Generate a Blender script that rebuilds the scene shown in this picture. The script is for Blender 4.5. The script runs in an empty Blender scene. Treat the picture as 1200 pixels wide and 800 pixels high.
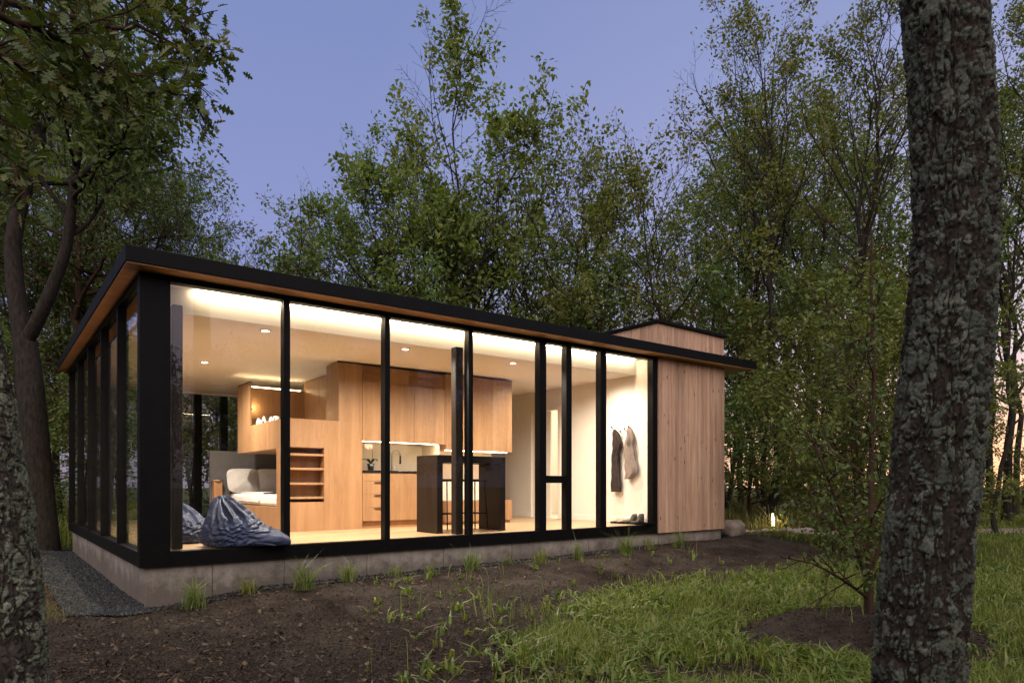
import bpy, math, random
import numpy as np
from mathutils import Vector, Matrix

random.seed(7)
RNG = np.random.default_rng(11)
S = bpy.context.scene
COL = S.collection
PI = math.pi
R = math.radians

# ------------------------------------------------------------------ survey of the place
# world: X along the glass front, Y into the cabin, Z up, finished floor at z = 0
EYE = 0.71
CAM = (-1.266, -7.875)
FPX = 779.0
HOR = 568.5
TH = math.atan(984.0 / 779.0)
FW = (math.cos(TH), math.sin(TH))
RT = (math.sin(TH), -math.cos(TH))


def at(px, d):
    r = (px - 600.0) / FPX * d
    return (CAM[0] + FW[0] * d + RT[0] * r, CAM[1] + FW[1] * d + RT[1] * r)


def zat(py, d):
    return EYE + (HOR - py) * d / FPX


def xon(px, Y):
    r = (px - 600.0) / FPX
    d = (Y - CAM[1]) / (FW[1] + RT[1] * r)
    return at(px, d)[0]


def yon(px, X):
    r = (px - 600.0) / FPX
    d = (X - CAM[0]) / (FW[0] + RT[0] * r)
    return at(px, d)[1]


def p3(px, py, d):
    x, y = at(px, d)
    return (x, y, zat(py, d))


# ------------------------------------------------------------------ numpy noise
def _hash(ix, iy, iz):
    n = (ix.astype(np.int64) * 73856093) ^ (iy.astype(np.int64) * 19349663) ^ (iz.astype(np.int64) * 83492791)
    n = (n ^ (n >> 13)) * 1274126177
    n = n & 0x7FFFFFFF
    return (n ^ (n >> 16)).astype(np.float64) % 65536 / 65536.0


def vnoise(x, y, z):
    x, y, z = np.broadcast_arrays(np.asarray(x, float), np.asarray(y, float), np.asarray(z, float))
    ix, iy, iz = np.floor(x), np.floor(y), np.floor(z)
    fx, fy, fz = x - ix, y - iy, z - iz
    fx = fx * fx * (3 - 2 * fx); fy = fy * fy * (3 - 2 * fy); fz = fz * fz * (3 - 2 * fz)
    o = 0
    for a in (0, 1):
        for b in (0, 1):
            for c in (0, 1):
                w = (fx if a else 1 - fx) * (fy if b else 1 - fy) * (fz if c else 1 - fz)
                o = o + w * _hash(ix + a, iy + b, iz + c)
    return o


def fbm(x, y, z, o=4):
    s, a, t = 0, 1.0, 0
    for i in range(o):
        s = s + a * vnoise(x * 2 ** i + 17.3 * i, y * 2 ** i + 5.1 * i, z * 2 ** i + 9.7 * i)
        t += a
        a *= .5
    return s / t


def sm(a, b, x):
    t = np.clip((np.asarray(x, float) - a) / (b - a), 0, 1)
    return t * t * (3 - 2 * t)


# ------------------------------------------------------------------ object helpers
def wloc(o):
    v = Vector((0, 0, 0))
    while o is not None:
        v += o.location
        o = o.parent
    return v


def npmesh(name, V, quads=None, tris=None, smooth=False, attrs=None):
    V = np.asarray(V, np.float32).reshape(-1, 3)
    q = np.asarray(quads if quads is not None else [], np.int32).reshape(-1, 4)
    t = np.asarray(tris if tris is not None else [], np.int32).reshape(-1, 3)
    me = bpy.data.meshes.new(name)
    me.vertices.add(len(V))
    me.vertices.foreach_set('co', V.ravel())
    li = np.concatenate([q.ravel(), t.ravel()]).astype(np.int32)
    me.loops.add(len(li))
    me.loops.foreach_set('vertex_index', li)
    n = len(q) + len(t)
    me.polygons.add(n)
    ls = np.concatenate([np.arange(len(q)) * 4, len(q) * 4 + np.arange(len(t)) * 3]).astype(np.int32)
    me.polygons.foreach_set('loop_start', ls)
    me.update(calc_edges=True)
    me.polygons.foreach_set('use_smooth', np.full(n, bool(smooth)))
    for k, a in (attrs or {}).items():
        at_ = me.attributes.new(k, 'FLOAT', 'POINT')
        at_.data.foreach_set('value', np.asarray(a, np.float32))
    me.validate()
    return me


def link(name, me, mat=None, parent=None, bevel=0.0):
    o = bpy.data.objects.new(name, me)
    COL.objects.link(o)
    if mat is not None:
        me.materials.append(mat)
    if parent is not None:
        o.parent = parent
    if bevel:
        m = o.modifiers.new('bevel', 'BEVEL')
        m.width = bevel
        m.segments = 2
        m.limit_method = 'ANGLE'
    return o


def tag(o, label=None, cat=None, group=None, kind=None):
    if label: o['label'] = label
    if cat: o['category'] = cat
    if group: o['group'] = group
    if kind: o['kind'] = kind
    return o


def thing(name, label, cat, loc, group=None):
    o = bpy.data.objects.new(name, None)
    COL.objects.link(o)
    o.location = loc
    o.empty_display_size = .1
    return tag(o, label, cat, group)


class MB:
    """collects shapes in world coordinates into one mesh"""
    def __init__(s):
        s.v = []; s.q = []; s.t = []; s.n = []

    def hexa(s, P):
        b = len(s.v)
        s.v += [tuple(p) for p in P]
        for f in ((0, 3, 2, 1), (4, 5, 6, 7), (0, 1, 5, 4), (1, 2, 6, 5), (2, 3, 7, 6), (3, 0, 4, 7)):
            s.q.append(tuple(b + i for i in f))
        return s

    def box(s, x0, x1, y0, y1, z0, z1, slope=0.0):
        x0, x1 = min(x0, x1), max(x0, x1); y0, y1 = min(y0, y1), max(y0, y1); z0, z1 = min(z0, z1), max(z0, z1)
        a, b = slope * x0, slope * x1
        return s.hexa([(x0, y0, z0 + a), (x1, y0, z0 + b), (x1, y1, z0 + b), (x0, y1, z0 + a),
                       (x0, y0, z1 + a), (x1, y0, z1 + b), (x1, y1, z1 + b), (x0, y1, z1 + a)])

    def boxs(s, x0, x1, y0, y1, z0, z1, slope):      # only the top follows the roof fall
        a, b = slope * x0, slope * x1
        return s.hexa([(x0, y0, z0), (x1, y0, z0), (x1, y1, z0), (x0, y1, z0),
                       (x0, y0, z1 + a), (x1, y0, z1 + b), (x1, y1, z1 + b), (x0, y1, z1 + a)])

    def tube(s, pts, rad, k=8, cap=True):
        pts = [Vector(p) for p in pts]
        n = len(pts)
        if not hasattr(rad, '__len__'): rad = [rad] * n
        b = len(s.v)
        ref = Vector((0.31, 0.2, 0.93))
        for i, p in enumerate(pts):
            t = (pts[min(i + 1, n - 1)] - pts[max(i - 1, 0)]).normalized()
            u = t.cross(ref)
            if u.length < 1e-3: u = t.cross(Vector((1, 0, 0)))
            u.normalize(); w = t.cross(u)
            for j in range(k):
                a = 2 * PI * j / k
                s.v.append(tuple(p + (u * math.cos(a) + w * math.sin(a)) * rad[i]))
        for i in range(n - 1):
            for j in range(k):
                j2 = (j + 1) % k
                s.q.append((b + i * k + j, b + i * k + j2, b + (i + 1) * k + j2, b + (i + 1) * k + j))
        if cap:
            for i, sgn in ((0, -1), (n - 1, 1)):
                c = len(s.v)
                s.v.append(tuple(pts[i]))
                for j in range(k):
                    j2 = (j + 1) % k
                    f = (c, b + i * k + j, b + i * k + j2)
                    s.t.append(f if sgn > 0 else (f[0], f[2], f[1]))
        return s

    def lathe(s, c, prof, k=20):
        b = len(s.v)
        for r, z in prof:
            for j in range(k):
                a = 2 * PI * j / k
                s.v.append((c[0] + r * math.cos(a), c[1] + r * math.sin(a), c[2] + z))
        for i in range(len(prof) - 1):
            for j in range(k):
                j2 = (j + 1) % k
                s.q.append((b + i * k + j, b + i * k + j2, b + (i + 1) * k + j2, b + (i + 1) * k + j))
        return s

    def grid(s, P, closed_u=False):
        """P: (m, n, 3) array"""
        P = np.asarray(P); m, n = P.shape[:2]
        b = len(s.v)
        s.v += [tuple(p) for p in P.reshape(-1, 3)]
        for i in range(m - 1):
            for j in range(n if closed_u else n - 1):
                j2 = (j + 1) % n
                s.q.append((b + i * n + j, b + i * n + j2, b + (i + 1) * n + j2, b + (i + 1) * n + j))
        return s

    def build(s, name, mat, parent=None, bevel=0.0, smooth=False, label=None):
        V = np.array(s.v, float)
        if parent is not None:
            V = V - np.array(wloc(parent))
        o = link(name, npmesh(name, V, s.q, s.t, smooth), mat, parent, bevel)
        if label: o['label'] = label
        return o


# ------------------------------------------------------------------ materials
def newmat(name):
    m = bpy.data.materials.new(name)
    m.use_nodes = True
    nt = m.node_tree
    nt.nodes.clear()
    out = nt.nodes.new('ShaderNodeOutputMaterial')
    return m, nt, out


def N(nt, t, **kw):
    n = nt.nodes.new(t)
    for k, v in kw.items():
        if k == 'inp':
            for a, b in v.items(): n.inputs[a].default_value = b
        else:
            setattr(n, k, v)
    return n


def ramp(nt, fac, stops, interp='LINEAR'):
    n = nt.nodes.new('ShaderNodeValToRGB')
    n.color_ramp.interpolation = interp
    e = n.color_ramp.elements
    while len(e) > 1: e.remove(e[-1])
    for i, (p, c) in enumerate(stops):
        if i == 0:
            x = e[0]; x.position = p
        else:
            x = e.new(p)
        x.color = (c[0], c[1], c[2], 1) if hasattr(c, '__len__') else (c, c, c, 1)
    nt.links.new(fac, n.inputs[0])
    return n


def mapping(nt, scale, coord='Object', rot=(0, 0, 0)):
    tc = N(nt, 'ShaderNodeTexCoord')
    mp = N(nt, 'ShaderNodeMapping')
    mp.inputs['Scale'].default_value = scale
    mp.inputs['Rotation'].default_value = rot
    nt.links.new(tc.outputs[coord], mp.inputs[0])
    return mp.outputs[0]


def noise(nt, vec, scale, detail=4, rough=.55, dist=0.0):
    n = N(nt, 'ShaderNodeTexNoise')
    n.inputs['Scale'].default_value = scale
    n.inputs['Detail'].default_value = detail
    n.inputs['Roughness'].default_value = rough
    n.inputs['Distortion'].default_value = dist
    nt.links.new(vec, n.inputs['Vector'])
    return n.outputs['Fac']


def bump(nt, h, strength, dist=0.01):
    b = N(nt, 'ShaderNodeBump')
    b.inputs['Strength'].default_value = strength
    b.inputs['Distance'].default_value = dist
    nt.links.new(h, b.inputs['Height'])
    return b.outputs[0]


def mixc(nt, f, a, b, mode='MIX'):
    m = N(nt, 'ShaderNodeMix', data_type='RGBA', blend_type=mode)
    for sock, v in ((m.inputs[0], f), (m.inputs[6], a), (m.inputs[7], b)):
        if isinstance(v, (int, float)): sock.default_value = v
        elif isinstance(v, tuple): sock.default_value = (v[0], v[1], v[2], 1)
        else: nt.links.new(v, sock)
    return m.outputs[2]


def math_(nt, op, a, b=0.0):
    m = N(nt, 'ShaderNodeMath', operation=op)
    for i, v in enumerate((a, b)):
        if isinstance(v, (int, float)): m.inputs[i].default_value = v
        else: nt.links.new(v, m.inputs[i])
    return m.outputs[0]


def principled(nt, out, col, rough=.6, spec=.4, metal=0.0, normal=None):
    p = N(nt, 'ShaderNodeBsdfPrincipled')
    if isinstance(col, tuple): p.inputs['Base Color'].default_value = (*col, 1)
    else: nt.links.new(col, p.inputs['Base Color'])
    if isinstance(rough, (int, float)): p.inputs['Roughness'].default_value = rough
    else: nt.links.new(rough, p.inputs['Roughness'])
    p.inputs['Specular IOR Level'].default_value = spec
    p.inputs['Metallic'].default_value = metal
    if normal is not None: nt.links.new(normal, p.inputs['Normal'])
    nt.links.new(p.outputs[0], out.inputs[0])
    return p


def plain(name, col, rough=.6, spec=.4, metal=0.0, var=.12, scale=6.0, bmp=.08, bscale=60):
    m, nt, out = newmat(name)
    v = mapping(nt, (1, 1, 1))
    n = noise(nt, v, scale, 5)
    c = ramp(nt, n, [(.3, tuple(x * (1 - var) for x in col)), (.7, tuple(min(1, x * (1 + var)) for x in col))])
    nb = bump(nt, noise(nt, v, bscale, 3), bmp, .004)
    rr = math_(nt, 'MULTIPLY_ADD', n, .15)
    nt.nodes[-1].inputs[2].default_value = rough - .075
    principled(nt, out, c.outputs[0], rr, spec, metal, nb)
    return m


def wood(name, dark, light, axis='Z', scale=1.0, rough=.5, board=0.0, spec=.3, knots=0.0):
    m, nt, out = newmat(name)
    st = {'Z': (1, 1, .07), 'X': (.07, 1, 1), 'Y': (1, .07, 1)}[axis]
    v = mapping(nt, tuple(s * scale for s in st))
    n1 = noise(nt, v, 14, 6, .6, .6)
    n2 = noise(nt, v, 90, 3, .6)
    v0 = mapping(nt, (1, 1, 1))
    n3 = noise(nt, v0, 1.1, 2)
    f = math_(nt, 'ADD', math_(nt, 'MULTIPLY', n1, .7), math_(nt, 'MULTIPLY', n2, .3))
    c = ramp(nt, f, [(.33, dark), (.62, light)]).outputs[0]
    rnd = N(nt, 'ShaderNodeNewGeometry').outputs['Random Per Island']
    tone = ramp(nt, rnd, [(0, (.74, .73, .74)), (.5, (.95, .93, .91)), (1, (1.1, 1.08, 1.05))]).outputs[0]
    c = mixc(nt, board, c, mixc(nt, 1.0, c, tone, 'MULTIPLY'))
    c = mixc(nt, .25, c, mixc(nt, 1.0, c, ramp(nt, n3, [(.3, .7), (.7, 1.1)]).outputs[0], 'MULTIPLY'))
    if knots:
        vm = N(nt, 'ShaderNodeMapping')
        vm.inputs['Scale'].default_value = (10.0, 1.0, 3.4)
        tc = N(nt, 'ShaderNodeTexCoord')
        nt.links.new(tc.outputs['Object'], vm.inputs[0])
        vo = N(nt, 'ShaderNodeTexVoronoi')
        vo.inputs['Scale'].default_value = 1.0
        nt.links.new(vm.outputs[0], vo.inputs['Vector'])
        sep = N(nt, 'ShaderNodeSeparateColor')
        nt.links.new(vo.outputs['Color'], sep.inputs[0])
        k = math_(nt, 'MULTIPLY', ramp(nt, vo.outputs['Distance'], [(.07, 1.0), (.17, .0)]).outputs[0],
                  math_(nt, 'LESS_THAN', sep.outputs[0], .42))
        c = mixc(nt, math_(nt, 'MULTIPLY', k, knots), c, (.07, .035, .02))
    principled(nt, out, c, rough, spec, 0, bump(nt, f, .15, .003))
    return m


def emis(name, col, strength):
    m, nt, out = newmat(name)
    e = N(nt, 'ShaderNodeEmission')
    e.inputs[0].default_value = (*col, 1)
    e.inputs[1].default_value = strength
    nt.links.new(e.outputs[0], out.inputs[0])
    return m


def leafmat(name, cols, trans=.35, rough=.5):
    m, nt, out = newmat(name)
    g = N(nt, 'ShaderNodeNewGeometry')
    c = ramp(nt, g.outputs['Random Per Island'], [(i / (len(cols) - 1), c) for i, c in enumerate(cols)]).outputs[0]
    oi = N(nt, 'ShaderNodeObjectInfo')
    tint = ramp(nt, oi.outputs['Random'], [(0, (.85, .95, .9)), (.5, (1, 1, 1)), (1, (1.15, 1.03, .85))]).outputs[0]
    c = mixc(nt, 1.0, c, tint, 'MULTIPLY')
    p = N(nt, 'ShaderNodeBsdfPrincipled')
    nt.links.new(c, p.inputs['Base Color'])
    p.inputs['Roughness'].default_value = rough
    p.inputs['Specular IOR Level'].default_value = .25
    t = N(nt, 'ShaderNodeBsdfTranslucent')
    nt.links.new(mixc(nt, 1.0, c, (1.3, 1.35, .6), 'MULTIPLY'), t.inputs[0])
    mx = N(nt, 'ShaderNodeMixShader')
    mx.inputs[0].default_value = trans
    nt.links.new(p.outputs[0], mx.inputs[1])
    nt.links.new(t.outputs[0], mx.inputs[2])
    nt.links.new(mx.outputs[0], out.inputs[0])
    return m


def glassmat(name, tint=(1, 1, 1), boost=1.0):
    m, nt, out = newmat(name)
    lw = N(nt, 'ShaderNodeLayerWeight')
    lw.inputs[0].default_value = .5
    f = math_(nt, 'MULTIPLY', math_(nt, 'POWER', lw.outputs['Facing'], 5.0), .95)
    f = math_(nt, 'MULTIPLY', math_(nt, 'ADD', f, .035), boost)
    t = N(nt, 'ShaderNodeBsdfTransparent')
    t.inputs[0].default_value = (*tint, 1)
    g = N(nt, 'ShaderNodeBsdfGlossy')
    g.inputs['Roughness'].default_value = 0.0
    g.inputs[0].default_value = (.9, .92, .95, 1)
    mx = N(nt, 'ShaderNodeMixShader')
    nt.links.new(f, mx.inputs[0])
    nt.links.new(t.outputs[0], mx.inputs[1])
    nt.links.new(g.outputs[0], mx.inputs[2])
    nt.links.new(mx.outputs[0], out.inputs[0])
    return m


def barkmat(name, dark, mid, lichen=None):
    m, nt, out = newmat(name)
    v = mapping(nt, (1, 1, .3))
    n = noise(nt, v, 22, 6, .65, .4)
    c = ramp(nt, n, [(.3, dark), (.7, mid)]).outputs[0]
    nb = n
    if lichen:
        at_ = N(nt, 'ShaderNodeAttribute', attribute_name='lichen')
        v2 = mapping(nt, (1, 1, 1))
        fine = noise(nt, v2, 70, 5, .7)
        f = math_(nt, 'ADD', at_.outputs['Fac'], math_(nt, 'MULTIPLY', math_(nt, 'SUBTRACT', fine, .5), 1.3))
        f = ramp(nt, f, [(.42, 0.0), (.58, 1.0)]).outputs[0]
        lc = ramp(nt, noise(nt, v2, 9, 4), [(.3, lichen[0]), (.52, lichen[1]), (.72, lichen[2])]).outputs[0]
        lc = mixc(nt, .6, lc, mixc(nt, 1.0, lc, ramp(nt, fine, [(.35, .25), (.65, 1.35)]).outputs[0], 'MULTIPLY'))
        c = mixc(nt, f, c, lc)
        nb = math_(nt, 'ADD', n, math_(nt, 'MULTIPLY', math_(nt, 'MULTIPLY', f, fine), 1.2))
    principled(nt, out, c, .9, .1, 0, bump(nt, nb, .7, .012))
    return m


M = {}
M['black'] = plain('black_metal', (.0032, .0029, .0027), .5, .10, 0, .3, 9, .06)
M['fascia'] = plain('black_fascia', (.0035, .0035, .0037), .6, .10, 0, .3, 4, .1)
M['roof'] = plain('roof_membrane', (.02, .02, .021), .8, .3)
M['post'] = wood('dark_stained_post', (.008, .006, .005), (.028, .019, .014), 'Z', 1.2, .5, 0, .15)
M['clad'] = wood('knotty_cedar_boards', (.30, .178, .112), (.50, .332, .225), 'Z', .8, .65, 1.0, .2, 1.0)
M['soffit'] = wood('cedar_soffit', (.34, .16, .06), (.52, .28, .11), 'X', .8, .55, .4)
M['oak'] = wood('warm_oak_veneer', (.27, .145, .068), (.385, .222, .112), 'Z', .55, .42, .35)
M['oakdark'] = wood('oak_inside', (.26, .13, .055), (.36, .19, .085), 'Z', .55, .5, .2)
M['floor'] = wood('pale_oak_floor', (.38, .245, .135), (.53, .36, .21), 'X', .6, .3, .5, .45)
M['islandwood'] = wood('black_stained_oak', (.008, .005, .0035), (.022, .013, .009), 'Z', 1.0, .45, .2, .2)
M['paint'] = plain('warm_white_paint', (.80, .75, .67), .7, .2, 0, .02, 3, .02)
M['ceil'] = plain('ceiling_paint', (.82, .77, .69), .8, .15, 0, .02, 3, .02)
M['splash'] = plain('cream_splashback', (.82, .76, .64), .3, .4, 0, .02, 3, .01)
M['counter'] = plain('black_stone', (.015, .014, .013), .25, .5)
M['concrete'] = None
M['steel'] = plain('brushed_steel', (.55, .53, .5), .3, .5, 1.0, .08)
M['brass'] = plain('brass', (.62, .45, .2), .28, .5, 1.0, .1)
M['led'] = emis('led_warm', (1.0, .79, .52), 78.0)
M['ledsmall'] = emis('led_under_cabinet', (1.0, .74, .42), 34.0)
M['bulb'] = emis('downlight_bulb', (1.0, .82, .58), 40.0)
M['pathbulb'] = emis('path_lamp', (1.0, .86, .62), 5.0)
M['glass'] = glassmat('window_glass', (.98, .98, .975), .8)
M['glassside'] = glassmat('side_window_glass', (.95, .95, .94), 1.0)
M['sheet'] = plain('white_linen', (.74, .72, .68), .9, .1, 0, .05, 9, .3, 30)
M['pillow'] = plain('grey_linen', (.42, .40, .38), .9, .1, 0, .08, 9, .3, 30)
M['pillowwhite'] = plain('cream_cotton', (.72, .66, .54), .9, .1, 0, .06, 9, .3, 30)
M['headboard'] = plain('charcoal_felt', (.09, .085, .085), .95, .1, 0, .1, 6, .3)
M['coatdark'] = plain('dark_brown_cloth', (.045, .032, .03), .9, .1, 0, .25, 14, .4, 40)
M['coatgrey'] = plain('taupe_cloth', (.25, .20, .175), .9, .1, 0, .15, 14, .4, 40)
M['shoe'] = plain('shoe_leather', (.07, .055, .045), .6, .3, 0, .3, 20)
M['shoepale'] = plain('pale_canvas', (.38, .33, .27), .8, .2, 0, .2, 20)
M['potblack'] = plain('black_ceramic', (.02, .018, .017), .3, .5)
M['petal'] = plain('orchid_petal', (.72, .52, .56), .6, .2)
M['plantleaf'] = plain('orchid_leaf', (.04, .08, .025), .4, .4)
M['flagstone'] = plain('pale_fieldstone', (.42, .36, .29), .85, .2, 0, .3, 5, .5, 20)
M['boulder'] = plain('weathered_granite', (.20, .165, .13), .85, .2, 0, .4, 5, .6, 18)

# quilted navy fabric
m, nt, out = newmat('crumpled_navy_fabric')
v = mapping(nt, (1, 1, 1))
n1 = noise(nt, v, 7, 3, .5, 1.2)
n2 = noise(nt, mapping(nt, (1, 1, 2.2)), 20, 5, .62, 1.4)
h = math_(nt, 'ADD', n1, math_(nt, 'MULTIPLY', n2, .8))
c = ramp(nt, n2, [(.3, (.015, .022, .050)), (.75, (.036, .050, .098))]).outputs[0]
principled(nt, out, c, .5, .35, 0, bump(nt, h, .45, .012))
M['navy'] = m

# patterned cushion
m, nt, out = newmat('black_white_print')
vo = N(nt, 'ShaderNodeTexVoronoi'); vo.inputs['Scale'].default_value = 14
nt.links.new(mapping(nt, (1, 1, 1)), vo.inputs['Vector'])
c = ramp(nt, vo.outputs['Distance'], [(.3, (.03, .03, .03)), (.36, (.7, .66, .58))], 'CONSTANT').outputs[0]
principled(nt, out, c, .9, .1)
M['print'] = m

# board-formed concrete
m, nt, out = newmat('weathered_concrete')
v = mapping(nt, (1, 1, 1))
n1 = noise(nt, v, 1.7, 6, .6)
n2 = noise(nt, mapping(nt, (3, 3, .35)), 3, 5, .6)
n3 = noise(nt, v, 45, 4, .7)
c = ramp(nt, n1, [(.3, (.17, .15, .125)), (.7, (.31, .275, .235))]).outputs[0]
c = mixc(nt, .5, c, mixc(nt, 1.0, c, ramp(nt, n2, [(.35, .6), (.6, 1.08)]).outputs[0], 'MULTIPLY'))
c = mixc(nt, .35, c, mixc(nt, 1.0, c, ramp(nt, n3, [(.25, .45), (.5, 1.05)]).outputs[0], 'MULTIPLY'))
tcz = N(nt, 'ShaderNodeTexCoord'); sz = N(nt, 'ShaderNodeSeparateXYZ'); nt.links.new(tcz.outputs['Object'], sz.inputs[0])
spl = math_(nt, 'ADD', math_(nt, 'MULTIPLY', sz.outputs[2], -2.4), math_(nt, 'MULTIPLY', math_(nt, 'SUBTRACT', noise(nt, v, 6, 5, .65), .5), 1.6))
c = mixc(nt, math_(nt, 'MULTIPLY', ramp(nt, spl, [(.55, 0.0), (1.5, 1.0)]).outputs[0], .75), c, (.085, .066, .05))
principled(nt, out, c, .85, .2, 0, bump(nt, n3, .35, .006))
M['concrete'] = m

LICH = [(.034, .039, .030), (.062, .070, .055), (.105, .113, .090)]
LICH2 = [(.066, .073, .050), (.115, .123, .086), (.185, .19, .14)]
M['barkdark'] = barkmat('lichen_bark_dark', (.010, .008, .0065), (.030, .024, .019), LICH)
M['barklich'] = barkmat('lichen_bark_pale', (.018, .015, .012), (.055, .045, .036), LICH2)
M['bark'] = barkmat('grey_bark', (.009, .0075, .006), (.036, .030, .024))
M['barkbrown'] = barkmat('brown_bark', (.022, .013, .009), (.06, .036, .024))
G1 = [(.062, .092, .022), (.095, .138, .032), (.125, .172, .042), (.175, .205, .065)]
G2 = [(.050, .078, .022), (.076, .115, .030), (.102, .142, .040), (.14, .165, .052)]
G3 = [(.060, .072, .016), (.095, .112, .024), (.125, .138, .032), (.165, .155, .045)]
M['leafA'] = leafmat('maple_leaf', G1, .4)
M['leafB'] = leafmat('forest_leaf', G2, .35)
M['leafC'] = leafmat('olive_leaf', G3, .4)
M['leafOak'] = leafmat('oak_leaf', [(.034, .056, .013), (.050, .078, .018), (.072, .098, .024), (.088, .092, .028)], .3)
M['needle'] = leafmat('pine_needle', [(.040, .065, .020), (.065, .098, .03), (.10, .13, .04)], .25)
M['grass'] = leafmat('grass_blade', [(.052, .080, .013), (.092, .132, .022), (.135, .175, .034), (.19, .18, .065)], .35, .45)
M['drygrass'] = leafmat('dry_grass_blade', [(.09, .075, .025), (.14, .12, .04), (.10, .12, .03), (.20, .155, .075)], .3)
M['tuft'] = leafmat('tuft_blade', [(.06, .095, .02), (.10, .14, .035), (.15, .17, .05), (.22, .20, .09)], .35, .4)
M['litter'] = leafmat('mulch_chip', [(.009, .006, .0045), (.018, .012, .008), (.030, .020, .013), (.055, .036, .023), (.014, .010, .0075)], .0, .85)
M['deadleaf'] = leafmat('fallen_leaf', [(.03, .017, .010), (.06, .035, .018), (.10, .065, .036), (.07, .055, .04)], .1, .8)
M['pebble'] = leafmat('dark_gravel', [(.008, .008, .008), (.016, .016, .016), (.027, .0265, .026), (.055, .053, .050)], .0, .8)
M['palepebble'] = leafmat('pale_gravel', [(.16, .13, .10), (.27, .23, .18), (.38, .33, .27)], .0, .85)

# ground: mulch, soil and turf soil by the 'green' and 'gravel' masks
m, nt, out = newmat('soil_and_mulch')
v = mapping(nt, (1, 1, 1))
n1 = noise(nt, v, 2.2, 6, .65)
n2 = noise(nt, v, 38, 6, .75, .5)
n3 = noise(nt, v, 160, 3, .7)
f = math_(nt, 'ADD', math_(nt, 'MULTIPLY', n1, .62), math_(nt, 'MULTIPLY', n2, .38))
soil = ramp(nt, f, [(.32, (.009, .0065, .005)), (.5, (.023, .016, .012)), (.66, (.050, .036, .027))]).outputs[0]
turf = ramp(nt, f, [(.3, (.016, .018, .006)), (.55, (.038, .045, .012)), (.72, (.07, .07, .02))]).outputs[0]
ga = N(nt, 'ShaderNodeAttribute', attribute_name='green').outputs['Fac']
pat = ramp(nt, noise(nt, v, .55, 4, .6), [(.48, 0.0), (.62, 1.0)]).outputs[0]
soil = mixc(nt, math_(nt, 'MULTIPLY', pat, .65), soil, ramp(nt, f, [(.3, (.024, .019, .0145)), (.68, (.070, .056, .044))]).outputs[0])
c = mixc(nt, ga, soil, turf)
dry = N(nt, 'ShaderNodeAttribute', attribute_name='dry').outputs['Fac']
c = mixc(nt, dry, c, ramp(nt, f, [(.3, (.035, .022, .010)), (.7, (.10, .066, .028))]).outputs[0])
principled(nt, out, c, .92, .12, 0, bump(nt, math_(nt, 'ADD', n2, math_(nt, 'MULTIPLY', n3, .5)), .8, .03))
M['soil'] = m

# ------------------------------------------------------------------ ground
SAP = at(1012, 5.75)                        # sapling and its mulch mound


def gz(x, y):
    x = np.asarray(x, float); y = np.asarray(y, float)
    z = -.62 + .10 * (fbm(x * .11, y * .11, 3.3, 3) - .5) + .05 * (fbm(x * .8, y * .8, 8.1, 3) - .5)
    bank = sm(-1.9, -.25, y) * sm(.2, 1.3, x) * (1 - sm(11.5, 15, x)) * (1 - sm(0.2, 1.2, y))
    z = z + bank * (.12 + .008 * np.clip(x, 0, 11))
    z = z + .06 * sm(3, 10, x - 1) * sm(-6, -1, y) * (1 - sm(0, 1, y))
    left = (1 - sm(-1.2, .3, x)) * sm(0, 8, y) * (1 - sm(14, 30, y))
    z = z + .10 * left
    dx, dy = x - SAP[0], y - SAP[1]
    u = dx * RT[0] + dy * RT[1]; w = dx * FW[0] + dy * FW[1]
    r = np.sqrt((u / 1.0) ** 2 + (w / .75) ** 2)
    z = z + .20 * (1 - sm(.45, 1.15, r))
    far = np.hypot(x - CAM[0], y - CAM[1])
    z = z + .12 * sm(20, 60, far)
    return z


def gz1(x, y): return float(gz(np.array([x]), np.array([y]))[0])


def camuv(x, y):
    dx, dy = x - CAM[0], y - CAM[1]
    d = dx * FW[0] + dy * FW[1]
    r = dx * RT[0] + dy * RT[1]
    dd = np.maximum(d, .3)
    return d, 600 + FPX * r / dd


def moundr(x, y):
    dx, dy = x - SAP[0], y - SAP[1]
    u = dx * RT[0] + dy * RT[1]; w = dx * FW[0] + dy * FW[1]
    return np.sqrt((u / 1.0) ** 2 + (w / .75) ** 2)


# lawn patch outline in plan (camera forward, right)
def greenmask(x, y):
    dx, dy = x - CAM[0], y - CAM[1]
    d = dx * FW[0] + dy * FW[1]; r = dx * RT[0] + dy * RT[1]
    n = fbm(x * .9, y * .9, 1.7, 3) - .5
    edge = -.35 + .30 * np.clip(d - 5, -1, 9) + .55 * sm(5.8, 4.6, d) + 1.5 * n           # left edge of the lawn moves right with distance
    a = sm(-.25, .55, r - edge)
    strip = sm(1.7, 3.0, -y + 1.6 * n)                             # bare mulch along the cabin
    b = a * np.maximum(strip, sm(11, 12.5, x))
    b = b * sm(.85, 1.25, moundr(x, y) + .5 * n)
    b = b * (1 - .85 * np.exp(-((d - 4.4 + n) / .45) ** 2) * (r < 1.8) )
    wild = sm(8.6, 10.5, d + 1.5 * n) * sm(11.3, 12.3, x)
    wild = np.maximum(wild, sm(-.2, .5, -x - 1.2 + .8 * n) * sm(5.5, 8, y))
    wild = np.maximum(wild, sm(8.2, 9.5, y))
    return np.clip(np.maximum(b, wild), 0, 1)


def axis(c, lo, hi):
    a = [c]
    for sgn, lim in ((1, hi), (-1, lo)):
        p, st = c, .07
        arr = []
        while (p < lim if sgn > 0 else p > lim):
            far = abs(p - c)
            st = .07 if far < 6.5 else min(30, .07 + (far - 6.5) * .09)
            p += sgn * st
            arr.append(p)
        a = a + arr if sgn > 0 else arr[::-1] + a
    return np.array(a)


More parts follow.
